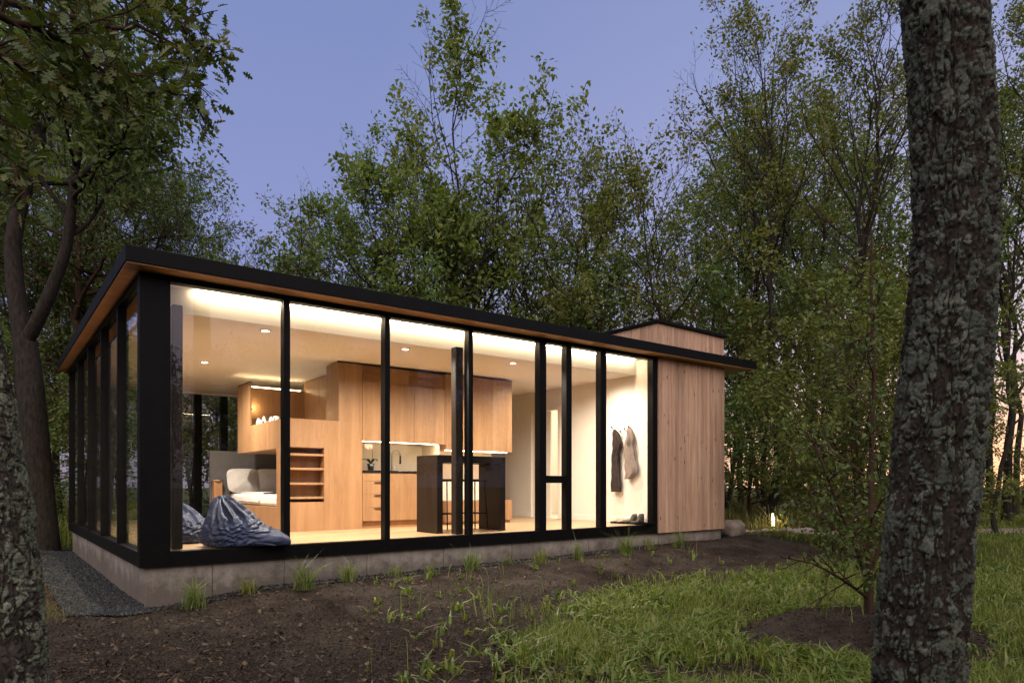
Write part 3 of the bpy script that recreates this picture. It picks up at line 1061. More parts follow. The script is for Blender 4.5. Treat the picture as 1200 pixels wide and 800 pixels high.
# ------------------------------------------------------------------ kitchen
kx0, kx1 = XR + .003, xon(512, YF)
ku1 = xon(522.5, YF)
kit = thing('kitchen_cabinet', 'oak base cabinet with three drawer pulls and black worktop', 'cabinet', (kx0, YF, 0))
ZC = .96
MB().box(kx0, 5.05, YF + .05, 2.78, 0, .115).build('toe_kick', M['oakdark'], kit)
MB().box(kx0, 5.05, YF + .022, 2.78, .116, ZC - .036).build('carcass', M['oakdark'], kit)
w1 = xon(449, YF) + .03
zz = [.12, .35, .565, .78, ZC - .04]
for a, b in zip(zz[:-1], zz[1:]):
    dw = MB().box(kx0 + .004, w1 - .002, YF, YF + .02, a + .002, b - .002).build('drawer', M['oak'], kit, .002)
    if b < ZC - .1:
        xc = (kx0 + w1) / 2 + .08
        MB().box(xc - .07, xc + .07, YF - .022, YF - .001, b - .024, b - .014).build('handle', M['black'], dw, .003)
xx = [w1, w1 + .78, 5.05]
for a, b in zip(xx[:-1], xx[1:]):
    MB().box(a + .002, b - .002, YF, YF + .02, .122, ZC - .042).build('door', M['oak'], kit, .002)
MB().box(kx0, 5.05, YF - .015, 2.78, ZC - .035, ZC).build('worktop', M['counter'], kit, .003)
MB().box(kx0, 5.06, 2.785, 2.80, ZC + .001, 1.45).build('splashback', M['splash'], kit)
MB().box(5.051, 5.075, YF + .02, 2.80, ZC - .04, 1.45).build('end_panel', M['splash'], kit)

up = thing('wall_cabinet', 'oak wall cabinets with slatted grilles hung above the worktop', 'wall cabinet', (kx0, YF, 1.44))
ZU0, ZU1 = 1.44, 2.69
MB().box(kx0, ku1, YF + .022, 2.78, ZU0 + .01, ZU1).build('carcass', M['oakdark'], up)
ux = [kx0, w1 + .02, w1 + .02 + (ku1 - w1) * .45, ku1 - .03]
for a, b in zip(ux[:-1], ux[1:]):
    MB().box(a + .002, b - .002, YF, YF + .02, ZU0, 2.42).build('door', M['oak'], up, .002)
MB().box(ku1 - .028, ku1, YF, YF + .021, ZU0, ZU1).build('end_stile', M['oak'], up, .002)
g0 = xon(479, YF)
for a, b in ((kx0 + .01, xon(447, YF)), (g0, ku1 - .035)):
    mb = MB()
    for i in range(7): mb.box(a, b, YF + .002, YF + .018, 2.44 + i * .028, 2.44 + i * .028 + .017)
    mb.build('grille', M['oakdark'], up)
mb = MB(); mb.box(xon(447, YF) + .003, g0 - .003, YF, YF + .02, 2.424, ZU1 - .002); mb.build('filler_panel', M['oak'], up, .002)
MB().box(kx0, ku1, YF - .004, YF + .06, ZU1 + .001, ZU1 + .014).build('shadow_trim', M['black'], up)
MB().box(kx0 + .01, xon(517, YF), YF + .06, YF + .085, ZU0 - .004, ZU0 + .008).build('led_strip', M['ledsmall'], up)

hx0, hx1 = ku1 + .003, xon(600, YF)
hung = thing('hung_cabinet', 'tall oak wall cabinet hung between the kitchen and the entry wall', 'wall cabinet', (hx0, YF, 1.35))
mb = MB()
MB().box(hx0, hx1, YF + .022, 2.80, 1.352, 2.712).build('carcass', M['oak'], hung, .002)
n3 = [hx0, hx0 + (hx1 - hx0) * .36, hx0 + (hx1 - hx0) * .68, hx1]
for a, b in zip(n3[:-1], n3[1:]):
    MB().box(a + .002, b - .002, YF, YF + .02, 1.35, 2.712).build('door', M['oak'], hung, .002)
MB().box(hx0, hx1, YF - .004, YF + .05, 2.713, 2.725).build('shadow_trim', M['black'], hung)
MB().box(hx0, hx1 - .05, 2.802, 2.90, 0, 2.712).build('niche_wall', M['splash'], cabin)
MB().box(hx0 + .05, hx1 - .05, YF + .10, YF + .12, 1.338, 1.35).build('led_strip', M['ledsmall'], hung)
bench = thing('bench', 'low oak bench box under the hung cabinet', 'bench', (hx0, YF, 0))
MB().box(hx0, hx1, YF, 2.80, .05, .43).build('bench_box', M['oak'], bench, .003)
MB().box(hx0 + .02, hx1 - .02, YF + .04, 2.79, 0, .049).build('plinth', M['oakdark'], bench)

# orchid
ox = xon(434.5, 2.45)
orch = thing('orchid', 'pink flowering orchid in a black pot on the worktop', 'potted plant', (ox, 2.45, ZC))
MB().lathe((ox, 2.45, ZC), [(.001, 0), (.045, 0), (.062, .12), (.056, .12), (.05, .1), (.001, .1)], 20).build('pot', M['potblack'], orch, 0, True)
mb = MB()
for a, l in ((.3, .16), (2.2, .19), (3.6, .17), (5.0, .14)):
    pts = []
    for i in range(7):
        t = i / 6; w = .035 * math.sin(PI * min(.98, t * .9 + .08))
        cx = ox + math.cos(a) * l * t; cy = 2.45 + math.sin(a) * l * t; cz = ZC + .11 + .09 * math.sin(t * 2.4)
        pts.append([(cx - math.sin(a) * w, cy + math.cos(a) * w, cz), (cx, cy, cz - .008), (cx + math.sin(a) * w, cy - math.cos(a) * w, cz)])
    mb.grid(np.array(pts))
mb.build('leaf', M['plantleaf'], orch, 0, True)
st = [(ox + .01, 2.45, ZC + .1), (ox + .03, 2.44, ZC + .25), (ox + .02, 2.43, ZC + .36), (ox - .05, 2.42, ZC + .43), (ox - .11, 2.41, ZC + .42)]
MB().tube(st, .004, 6).build('stem', M['plantleaf'], orch, 0, True)
for (cx, cz) in ((ox - .11, ZC + .41), (ox - .06, ZC + .425), (ox - .015, ZC + .40), (ox - .075, ZC + .38)):
    mb = MB()
    for i in range(5):
        a = i * 2 * PI / 5 + .3
        pts = []
        for k_ in range(5):
            t = k_ / 4; w = .017 * math.sin(PI * (t * .85 + .1))
            r_ = .036 * t
            pts.append([(cx + math.cos(a) * r_ - math.sin(a) * w, 2.40 - .008 * math.sin(t * 3), cz + math.sin(a) * r_ + math.cos(a) * w),
                        (cx + math.cos(a) * r_ + math.sin(a) * w, 2.40 - .008 * math.sin(t * 3), cz + math.sin(a) * r_ - math.cos(a) * w)])
        mb.grid(np.array(pts))
    mb.build('flower', M['petal'], orch, 0, True)

# faucet
fx_ = xon(459, 2.55)
fau = thing('faucet', 'gooseneck kitchen faucet with dark spray head behind the worktop', 'faucet', (fx_, 2.55, ZC))
arc = [(fx_, 2.55, ZC)] + [(fx_, 2.55, ZC + .22)] + [(fx_ + .085 - .085 * math.cos(a), 2.55, ZC + .28 + .085 * math.sin(a)) for a in np.linspace(0, PI, 10)] + [(fx_ + .17, 2.55, ZC + .26)]
MB().tube(arc, .012, 10).build('spout', M['steel'], fau, 0, True)
MB().tube([(fx_ + .17, 2.55, ZC + .27), (fx_ + .17, 2.55, ZC + .13)], [.015, .019], 12).build('spray_head', M['potblack'], fau, 0, True)
MB().tube([(fx_, 2.55, ZC + .06), (fx_ + .09, 2.53, ZC + .085)], .008, 8).build('handle', M['steel'], fau, 0, True)

# ------------------------------------------------------------------ bar table and stools
IX0, IX1, IY0, IY1, IZ = 3.93, 5.20, .46, 1.05, 1.16
isl = thing('bar_table', 'black stained waterfall bar table standing inside the glass', 'bar table', (IX0, IY0, 0))
MB().box(IX0, IX0 + .10, IY0, IY1, 0, IZ - .111).build('side_panel', M['islandwood'], isl, .003)
MB().box(IX1 - .10, IX1, IY0, IY1, 0, IZ - .111).build('side_panel', M['islandwood'], isl, .003)
MB().box(IX0, IX1, IY0, IY1, IZ - .11, IZ).build('tabletop', M['islandwood'], isl, .003)


def stool(x, y, label):
    s = thing('bar_stool', label, 'bar stool', (x, y, 0), 'bar stools at the black table')
    MB().box(x - .19, x + .19, y - .17, y + .17, .77, .81).build('seat', M['counter'], s, .012)
    for sx in (-1, 1):
        for sy in (-1, 1):
            MB().tube([(x + sx * .15, y + sy * .13, .77), (x + sx * .19, y + sy * .18, 0)], .011, 8).build('leg', M['black'], s, 0, True)
    z = .27
    k_ = 1 - z / .77
    X_, Y_ = .15 + .04 * k_, .13 + .05 * k_
    mb = MB()
    cs = [(x - X_, y - Y_, z), (x + X_, y - Y_, z), (x + X_, y + Y_, z), (x - X_, y + Y_, z)]
    for i in range(4): mb.tube([cs[i], cs[(i + 1) % 4]], .008, 8)
    mb.build('footrest', M['black'], s, 0, True)


stool(4.33, .92, 'black backless bar stool under the left half of the black table')
stool(4.83, .86, 'black backless bar stool beside the right leg of the black table')


# ------------------------------------------------------------------ bean bags
def beanbag(c, scale, rotz, lobes, label, seed):
    n1_, n2_ = 220, 140
    u = np.linspace(0, 2 * PI, n1_, endpoint=False); v_ = np.linspace(.001, PI - .001, n2_)
    U, Vv = np.meshgrid(u, v_, indexing='xy')
    D = np.stack([np.sin(Vv) * np.cos(U), np.sin(Vv) * np.sin(U), np.cos(Vv)], -1)
    rr = np.full(U.shape, .30)
    for (dx, dy, dz, a, k_) in lobes:
        dv = np.array([dx, dy, dz]); dv = dv / np.linalg.norm(dv)
        rr = rr + a * np.exp(k_ * ((D @ dv) - 1))
    cd_ = np.array(lobes[0][:3], float); cd_ /= np.linalg.norm(cd_)
    top_ = (D @ cd_)                                              # 1 at the gathered mouth
    e1 = np.cross(cd_, [0, 1.0, 0]); e1 /= np.linalg.norm(e1); e2 = np.cross(cd_, e1)
    phi = np.arctan2(D @ e2, D @ e1)
    w1 = fbm(D[..., 0] * 2.2 + seed, D[..., 1] * 2.2, D[..., 2] * 2.2, 3) - .5
    gather = np.sin(phi * 13 + 7 * w1) * .030 * sm(.25, .97, top_) + np.sin(phi * 23 + 11 * w1) * .014 * sm(-.3, .8, top_)
    fold = np.abs(np.sin((D[..., 2] * 9 + D[..., 0] * 5 + 10 * w1))) ** 3
    fold2 = np.abs(np.sin((D[..., 2] * 15 - D[..., 0] * 8 + 16 * w1 + 1.3))) ** 4
    rr = rr * (1 + .10 * w1) + gather - .018 * fold * sm(.9, .2, top_) - .012 * fold2 * sm(.95, .0, top_)
    P = D * rr[..., None]
    P[..., 2] = np.where(P[..., 2] < -.12, -.12 + (P[..., 2] + .12) * .12, P[..., 2])
    P[..., 2] -= P[..., 2].min()
    ca, sa = math.cos(rotz), math.sin(rotz)
    X = (P[..., 0] * ca - P[..., 1] * sa) * scale; Y = (P[..., 0] * sa + P[..., 1] * ca) * scale
    mb = MB(); mb.grid(np.stack([X * 1.04, Y, P[..., 2] * scale * .84], -1), True)
    o = link('bean_bag', npmesh('bean_bag', np.array(mb.v), mb.q, None, True), M['navy'])
    o.location = c
    tag(o, label, 'bean bag', 'bean bags behind the corner pane')
    return o


ang = math.atan2(RT[1], RT[0])
bxy = at(280, 7.82)
beanbag((bxy[0], bxy[1] , 0), 1.0, ang, [(-.35, 0, 1, .16, 6), (1, -.1, -.16, .32, 10), (-1, 0, -.2, .12, 3), (-.62, .1, 1, .08, 40), (-.25, 0, 1, .07, 40)], 'large crumpled navy bean bag against the front glass', 2.0)
bxy = at(214, 8.25)
beanbag((bxy[0], bxy[1], 0), .95, ang + .4, [(-.3, .2, 1, .17, 6), (1, .2, -.1, .12, 4), (-1, 0, -.2, .1, 3)], 'navy bean bag behind the dark post, half hidden by the corner column', 5.0)

# ------------------------------------------------------------------ coats, hooks, boots
rack = thing('coat_hook', 'row of black ball ended coat hooks on the entry wall', 'coat hooks', (WX, yon(728, WX), 1.75))
for px, py in ((717, 499), (722, 507), (727, 504), (732, 501), (736.5, 498.5), (741, 504.5)):
    yh = yon(px, WX - .06)
    dd = (WX - .06 - CAM[0]) * FW[0] + (yh - CAM[1]) * FW[1]
    zh = zat(py, dd)
    mb = MB(); mb.tube([(WX - .001, yh, zh - .07), (WX - .03, yh, zh - .06), (WX - .06, yh, zh - .02)], .006, 8)
    mb.lathe((WX - .065, yh, zh - .018), [(.0005, -.018), (.012, -.013), (.018, 0), (.012, .013), (.0005, .018)], 10)
    mb.build('hook', M['black'], rack, 0, True)


def coat(px, rows, mat, label, seed):
    """rows: (py, half width in px, shift px) lofted folds hanging on the entry wall"""
    yc = yon(px, WX - .09)
    dd = (WX - .09 - CAM[0]) * FW[0] + (yc - CAM[1]) * FW[1]
    k_ = dd / FPX * 1.22
    nn = 26
    rows_ = []
    pys = [r_[0] for r_ in rows]
    for py in np.linspace(pys[0], pys[-1], 34):
        hw = np.interp(py, pys, [r_[1] for r_ in rows]) * k_
        sh = np.interp(py, pys, [r_[2] for r_ in rows]) * k_
        z = zat(py, dd)
        ring = []
        for j in range(nn):
            a = 2 * PI * j / nn
            f = 1 + .40 * math.sin(a * 5 + seed + py * .05) + .22 * math.sin(a * 9 + py * .13)
            ring.append((WX - .085 + .06 * math.sin(a) * f * min(1, hw / .07 + .3), yc - sh + hw * math.cos(a) * (1 + .06 * math.sin(py * .4 + seed)), z))
        rows_.append(ring)
    mb = MB(); mb.grid(np.array(rows_), True)
    b0 = len(mb.v); mb.v.append(tuple(np.mean(rows_[0], 0))); 
    for j in range(nn): mb.t.append((b0, j, (j + 1) % nn))
    o = link('coat', npmesh('coat', np.array(mb.v) - np.array([WX - .085, yc, 1.1]), mb.q, mb.t, True), mat)
    o.location = (WX - .085, yc, 1.1)
    tag(o, label, 'coat', 'coats on the entry wall')


coat(722, [(503, .4, -2), (506, 2.0, -1), (511, 4.2, .2), (518, 5.6, 1.2), (525, 5.4, 1.0), (531, 4.0, -1.0), (540, 4.3, -1.2), (552, 5.0, -.6), (566, 5.9, 0), (576, 6.0, 0)], M['coatdark'], 'long dark brown coat hanging by the door mullion', 1.0)
coat(738.5, [(500, .4, -1), (503, 1.8, -.8), (508, 3.6, 0), (514, 4.6, -.2), (521, 5.0, -1.6), (535, 6.2, -.8), (548, 7.6, 1.4), (554, 7.4, 1.6), (561, 3.0, -2.5)], M['coatgrey'], 'shorter taupe hooded coat hanging right of the dark coat', 2.7)

ty0, ty1 = yon(761, WX - .22), yon(719.5, WX - .22)
tray = thing('boot_tray', 'flat black boot tray on the floor below the coats', 'boot tray', (WX - .22, (ty0 + ty1) / 2, 0))
mb = MB(); mb.box(WX - .32, WX - .03, ty0, ty1, .002, .012)
for a, b, c, d_ in ((WX - .32, WX - .305, ty0, ty1), (WX - .045, WX - .03, ty0, ty1), (WX - .305, WX - .045, ty0, ty0 + .015), (WX - .305, WX - .045, ty1 - .015, ty1)):
    mb.box(a, b, c, d_, .0125, .035)
mb.build('tray', M['black'], tray, .003)


def shoe(px, h, L_, mat, label, hi):
    yc = yon(px, WX - .2)
    rows_ = []
    for i in range(15):
        t = i / 14
        w = .042 * (math.sin(PI * (t * .8 + .12)) ** .5)
        top = h * (1 - sm(.3, .62, t)) + .05 * sm(.3, .62, t) if hi else .075 - .03 * float(sm(.4, .9, t))
        top = float(top)
        if t > .93: top *= .7
        ring = []
        for j in range(14):
            a = 2 * PI * j / 14
            ring.append((w * math.cos(a), (t - .5) * L_, .014 + max(0, (math.sin(a) * .5 + .5)) * top))
        rows_.append(ring)
    mb = MB(); mb.grid(np.array(rows_), True)
    for e in (0, 14):
        c_ = len(mb.v); mb.v.append(tuple(np.mean(rows_[e], 0)))
        for j in range(14): mb.t.append((c_, e * 14 + j, e * 14 + (j + 1) % 14))
    o = link('shoe', npmesh('shoe', np.array(mb.v), mb.q, mb.t, True), mat)
    o.location = (WX - .2, yc, .0); o.rotation_euler = (0, 0, R(72))
    tag(o, label, 'shoe', 'shoes on the boot tray')


shoe(739, .17, .26, M['shoe'], 'dark ankle boot in the middle of the boot tray', True)
shoe(747, .18, .26, M['shoe'], 'dark ankle boot right of the other boot on the tray', True)
shoe(724, .07, .25, M['shoepale'], 'pale low shoe at the left end of the boot tray', False)
shoe(730, .07, .25, M['shoepale'], 'pale low shoe between the first shoe and the boots', False)

# ------------------------------------------------------------------ roof vent, path lamp, stones
vx, vy = at(132, 9.6)
vx += .25
vent = thing('roof_vent', 'small metal vent pipe with cap above the left roof edge', 'roof vent', (vx, vy, ZS + .19))
zt_ = zat(301, 9.7)
MB().lathe((vx, vy, 0), [(.055, ZS + .185), (.055, zt_ - .06)], 18).build('pipe', M['black'], vent, 0, True)
MB().lathe((vx, vy, zt_), [(.001, .0), (.06, -.004), (.085, -.03), (.085, -.045), (.05, -.05)], 18).build('cap', M['steel'], vent, 0, True)

lx, ly = at(906, 17.5)
lz = gz1(lx, ly)
pl = thing('path_light', 'slim lit bollard lamp beside the stone edged path', 'path light', (lx, ly, lz))
zt_ = zat(600, 17.5)
MB().lathe((lx, ly, lz), [(.03, -.05), (.03, zt_ - lz - .36)], 14).build('post', M['black'], pl, 0, True)
MB().lathe((lx, ly, 0), [(.001, zt_ - .36), (.034, zt_ - .36), (.034, zt_ - .03), (.001, zt_ - .03)], 14).build('lamp', M['pathbulb'], pl, 0, True)
MB().lathe((lx, ly, 0), [(.001, zt_ - .028), (.045, zt_ - .028), (.045, zt_), (.001, zt_ + .006)], 14).build('cap', M['black'], pl, 0, True)
L = bpy.data.lights.new('path_light_glow', 'POINT'); L.energy = 30; L.color = (1, .8, .52); L.shadow_soft_size = .05
lo = bpy.data.objects.new('path_light_glow', L); COL.objects.link(lo); lo.parent = pl; lo.location = (-.12, -.1, zt_ - lz - .1)


def rock(name, c, s, mat, label, cat, seed, group=None):
    u = np.linspace(0, 2 * PI, 28, endpoint=False); v_ = np.linspace(.001, PI - .001, 18)
    U, Vv = np.meshgrid(u, v_, indexing='xy')
    D = np.stack([np.sin(Vv) * np.cos(U), np.sin(Vv) * np.sin(U), np.cos(Vv)], -1)
    r_ = .8 + .55 * (fbm(D[..., 0] * 1.4 + seed, D[..., 1] * 1.4, D[..., 2] * 1.4 + seed, 4) - .3)
    P = np.sign(D) * np.abs(D) ** .8 * r_[..., None] * np.array(s)
    mb = MB(); mb.grid(P, True)
    o = link(name, npmesh(name, np.array(mb.v), mb.q, None, True), mat)
    o.location = c
    return tag(o, label, cat, group)


bx_, by_ = at(857, 14.2)
rock('boulder', (bx_, by_, gz1(bx_, by_) + .12), (.34, .30, .24), M['boulder'], 'rounded pale boulder at the right end of the concrete base', 'boulder', 1.0)
RK = [(885, 15.6), (897, 15.9), (912, 16.0), (922, 15.7), (935, 15.8), (946, 16.0), (873, 15.3)]
for i, (px, d) in enumerate(RK):
    x, y = at(px, d)
    rock('edging_stone', (x, y, gz1(x, y) + .12), (.17 + .05 * (i % 3), .13, .11 + .03 * (i % 2)), M['flagstone'],
         f'{ORD[i if i < 6 else 0]} pale edging stone along the path, counted from the boulder' if False else
         ['pale edging stone second from the boulder', 'pale edging stone left below the path light', 'pale edging stone right below the path light',
          'low pale edging stone just right of the path light', 'pale edging stone one before the sapling end of the row',
          'last pale edging stone at the sapling end of the row', 'pale edging stone nearest the boulder'][i], 'edging stone', 10.0 + i, 'edging stones along the path')
# pale path
n_ = 40
mb = MB(); rows_ = []
for t in np.linspace(0, 1, n_):
    px = 862 + t * 420; d = 15.4 + 2.0 * math.sin(t * 2.0) + t * 1.2
    ring = []
    for wv_ in np.linspace(-.75, .75, 6):
        x, y = at(px, d + wv_ * 1.2)
        ring.append((x, y, gz1(x, y) + .07 - .12 * (abs(wv_) > .7)))
    rows_.append(ring)
mb.grid(np.array(rows_))
o = mb.build('path', plain('gravel_path_pale', (.16, .125, .10), .9, .1, 0, .35, 8, .7, 60), None, 0, True); tag(o, kind='structure')
n_ = 2500
t = RNG.uniform(0, .45, n_); px = 862 + t * 420; d = 15.4 + 2.0 * np.sin(t * 2) + t * 1.2 + RNG.uniform(-.9, .9, n_)
r_ = (px - 600) / FPX * d
x = CAM[0] + FW[0] * d + RT[0] * r_; y = CAM[1] + FW[1] * d + RT[1] * r_
P, tt = pebbles(n_, np.stack([x, y, gz(x, y) + .085], -1), (.02, .05))
o = link('path_gravel', npmesh('path_gravel', P, None, tt), M['palepebble']); tag(o, 'pale gravel spread on the path by the path light', 'gravel', kind='stuff')


# ------------------------------------------------------------------ trees
def unit(v): return v / max(1e-9, np.linalg.norm(v))


def branch_path(rng, p, dirv, L, n, up, wob):
    pts = [p.copy()]
    d = unit(dirv)
    st = L / (n - 1)
    for i in range(n - 1):
        d = unit(d + rng.normal(0, wob, 3) + np.array([0, 0, up]) * (1.0 / (n - 1)))
        p = p + d * st
        pts.append(p)
    return np.array(pts)


class Tree:
    def __init__(s, seed):
        s.rng = np.random.default_rng(seed)
        s.br = []          # (pts, radii, sides)
        s.tw = []          # leaf carrying points (pos, dir)

    def sub(s, pts, r0, lev, P):
        """children of one branch"""
        rng = s.rng
        if lev >= len(P['n']): return
        n = P['n'][lev]
        L0 = np.sum(np.linalg.norm(np.diff(pts, axis=0), axis=1))
        t0 = P['t0'][lev]
        az = rng.uniform(0, 2 * PI)
        n = max(1, int(round(n * rng.uniform(.8, 1.2))))
        for i in range(n):
            t = t0 + (1 - t0) * ((i + rng.uniform(.2, .8)) / n)
            k = t * (len(pts) - 1); i0 = int(min(k, len(pts) - 2)); f = k - i0
            p = pts[i0] * (1 - f) + pts[i0 + 1] * f
            tan = unit(pts[i0 + 1] - pts[i0])
            az += 2.4 + rng.normal(0, .4)
            a = np.array([1.0, 0, 0]) if abs(tan[0]) < .8 else np.array([0, 1.0, 0])
            u = unit(np.cross(tan, a)); w = np.cross(tan, u)
            ang = R(P['ang'][lev][0] + (P['ang'][lev][1] - P['ang'][lev][0]) * t) * rng.uniform(.8, 1.2)
            d = tan * math.cos(ang) + (u * math.cos(az) + w * math.sin(az)) * math.sin(ang)
            rel = (t - t0) / (1 - t0)
            shp = P['shape'](rel) if lev == 0 else (1.1 - .6 * rel)
            L = L0 * P['ratio'][lev] * shp * rng.uniform(.75, 1.25)
            if L < .12: continue
            m = (9, 6, 4)[min(lev, 2)]
            bp = branch_path(rng, p, d, L, m, P['up'][lev], P['wob'])
            rr0 = min(r0 * (1 - .8 * t), r0 * .62) * (.75 if lev == 0 else .7)
            rr0 = max(rr0, .006)
            s.br.append((bp, np.linspace(rr0, max(.003, rr0 * .25), m), (6, 4, 3)[min(lev, 2)]))
            if lev >= P['leaflev']:
                for q in range(1, m):
                    s.tw.append((bp[q], unit(bp[q] - bp[q - 1])))
                    if q > 0: s.tw.append(((bp[q] + bp[q - 1]) / 2, unit(bp[q] - bp[q - 1])))
            s.sub(bp, rr0, lev + 1, P)

    def trunk(s, pts, r0, r1, sides=12):
        pts = np.asarray(pts, float)
        n = len(pts)
        rad = np.linspace(r0, r1, n)
        rad[0] *= 1.35
        s.br.append((pts, rad, sides))

    def wood_mesh(s, name):
        Vs, Qs = [], []
        b = 0
        for pts, rad, k in s.br:
            n = len(pts)
            tan = np.gradient(pts, axis=0)
            tan /= np.maximum(1e-9, np.linalg.norm(tan, axis=1))[:, None]
            ref = np.array([.3, .25, .92]) if abs(tan[0, 2]) < .9 else np.array([1., .1, 0])
            u = np.cross(tan, ref); u /= np.maximum(1e-9, np.linalg.norm(u, axis=1))[:, None]
            w = np.cross(tan, u)
            a = np.arange(k) * 2 * PI / k
            ring = pts[:, None, :] + (u[:, None, :] * np.cos(a)[None, :, None] + w[:, None, :] * np.sin(a)[None, :, None]) * rad[:, None, None]
            Vs.append(ring.reshape(-1, 3))
            i = np.arange(n - 1)[:, None]; j = np.arange(k)[None]; j2 = (j + 1) % k
            Qs.append(np.stack([b + i * k + j, b + i * k + j2, b + (i + 1) * k + j2, b + (i + 1) * k + j], -1).reshape(-1, 4))
            b += n * k
        return npmesh(name, np.concatenate(Vs), np.concatenate(Qs), None, True)

    def leaf_arrays(s, per, size, spread, aspect=.55, droop=.3, shape=None, gaps=0.0, gscale=.9):
        rng = s.rng
        pos = np.array([t[0] for t in s.tw]); dr = np.array([t[1] for t in s.tw])
        if per < 1:
            k = rng.uniform(0, 1, len(pos)) < per
            pos, dr, per = pos[k], dr[k], 1
        pos = np.repeat(pos, per, 0); dr = np.repeat(dr, per, 0)
        if gaps:
            c = fbm(pos[:, 0] / gscale + 50, pos[:, 1] / gscale + 50, pos[:, 2] / gscale * 1.3, 2)
            k = rng.uniform(0, 1, len(pos)) < sm(gaps - .13, gaps + .13, c)
            pos, dr = pos[k], dr[k]
        n = len(pos)
        pos = pos + rng.normal(0, spread, (n, 3))
        d = dr * .6 + rng.normal(0, .7, (n, 3)); d[:, 2] -= droop
        d /= np.linalg.norm(d, axis=1)[:, None]
        nm = rng.normal(0, .6, (n, 3)); nm[:, 2] += .8
        sd = np.cross(d, nm); sd /= np.maximum(1e-6, np.linalg.norm(sd, axis=1))[:, None]
        L = rng.uniform(size * .65, size * 1.3, n)[:, None]
        if shape is None:
            w = L * aspect / 2
            up = np.cross(sd, d) * L * .08
            P = np.stack([pos, pos + d * L * .45 + sd * w + up, pos + d * L, pos + d * L * .45 - sd * w + up], 1)
            return P.reshape(-1, 3), np.arange(n * 4).reshape(n, 4), None
        # lobed leaf: fan of half outline pairs
        m = len(shape)
        V = []
        nn = np.cross(sd, d)
        for (a, b_) in shape:
            V.append(pos + d * L * a + sd * L * b_ + nn * L * (.10 * abs(b_) * 2 - .08 * a * a))
            V.append(pos + d * L * a - sd * L * b_ + nn * L * (.10 * abs(b_) * 2 - .08 * a * a))
        P = np.stack(V, 1)
        b0 = (np.arange(n) * 2 * m)[:, None]
        q = [b0 + np.array([[2 * i + 1, 2 * i, 2 * i + 2, 2 * i + 3]]) for i in range(m - 1)]
        return P.reshape(-1, 3), np.concatenate(q, 0), None

    def leaf_mesh(s, name, *a, **k):
        P, q, t = s.leaf_arrays(*a, **k)
        return npmesh(name, P, q, t)


def stem_pts(rng, H, n=14, lean=(0, 0), wob=.03, p0=(0, 0, -.25)):
    z = np.linspace(0, 1, n)
    c = np.cumsum(rng.normal(0, wob, (n, 2)), 0) * H / n
    c -= c[0]
    return np.stack([p0[0] + c[:, 0] + lean[0] * z * H, p0[1] + c[:, 1] + lean[1] * z * H, p0[2] + z * H], -1)


SHP_OVAL = lambda r: .45 + .75 * math.sin(PI * min(1, r * .8 + .18))
SHP_CONE = lambda r: 1.15 - .85 * r
SHP_ASC = lambda r: 1.05 - .45 * r
VAR = {}


def variant(name, seed, H, r0, P, per, size, spread, leafm, barkm, stems=((0, 0),), wob=.10, aspect=.55, droop=.3, fork=0.0, gaps=.5, gscale=.9):
    T = Tree(seed)
    P = dict(P)
    if fork:
        base = stem_pts(T.rng, H * fork, 7, (0, 0), .12)
        T.trunk(base, r0, r0 * .8)
        p0 = base[-1]
        for sd_ in stems:
            lx_, ly_ = sd_[:2]
            st = stem_pts(T.rng, H * (1 - fork) * (sd_[2] if len(sd_) > 2 else T.rng.uniform(.85, 1.05)), 12, (lx_, ly_), .16, p0)
            T.trunk(st, r0 * .55, .015, 8)
            T.br[-1][1][0] = r0 * .6
            T.sub(st, r0 * .5, 0, P)
    else:
        for (lx_, ly_) in stems:
            st = stem_pts(T.rng, H, 16, (lx_, ly_), wob)
            T.trunk(st, r0, .02)
            T.sub(st, r0, 0, P)
    wm = T.wood_mesh(name + '_trunk'); wm.materials.append(barkm)
    lm = T.leaf_mesh(name + '_crown', per, size, spread, aspect, droop, gaps=gaps, gscale=gscale); lm.materials.append(leafm)
    co = np.empty(len(lm.vertices) * 3, np.float32); lm.vertices.foreach_get('co', co)
    H = float(np.percentile(co.reshape(-1, 3)[:, 2], 99.8))
    VAR[name] = (wm, lm, H)
    print('variant', name, 'leaves', len(lm.polygons), 'wood', len(wm.polygons), 'H', round(H, 1), 'half width', round(float(np.percentile(np.abs(co.reshape(-1, 3)[:, 0]), 99)), 1))


PB = dict(n=(15, 8, 6), t0=(.35, .25, .2), ratio=(.36, .45, .42), ang=((60, 35), (50, 40), (50, 45)), up=(.45, .25, .1), wob=.13, shape=SHP_OVAL, leaflev=1)
variant('maple', 3, 12.6, .16, dict(PB, n=(13, 8, 5), t0=(.12, .22, .2), ratio=(.40, .42, .40), ang=((55, 30), (48, 40), (50, 45)), up=(.5, .25, .1)), 3, .17, .12, M['leafA'], M['bark'],
        stems=((.0, .0, 1.05), (-.24, .1, .74), (.27, -.08, .70), (.10, .26, .72), (-.12, -.2, .66)), fork=.20, gaps=.52, gscale=1.15)
variant('slender', 8, 17.5, .20, dict(PB, n=(14, 7, 5), t0=(.30, .3, .25), ratio=(.42, .38, .36), ang=((42, 22), (40, 30), (45, 40)), up=(.25, .2, .1), shape=SHP_ASC), 2, .14, .15, M['leafC'], M['bark'],
        stems=((-.05, .0), (.05, .05)), fork=.3, gaps=.53)
variant('broadleaf', 14, 12.0, .13, dict(PB, n=(18, 9, 5)), 3, .17, .13, M['leafA'], M['bark'], gaps=.52, gscale=1.15)
variant('forked', 21, 11.5, .12, dict(PB, n=(11, 7, 5), t0=(.2, .25, .2), up=(.35, .2, .1), ratio=(.40, .42, .4)), 2, .15, .15, M['leafC'], M['bark'], stems=((.10, .03), (-.14, .06)), fork=.32, gaps=.53, gscale=1.0)
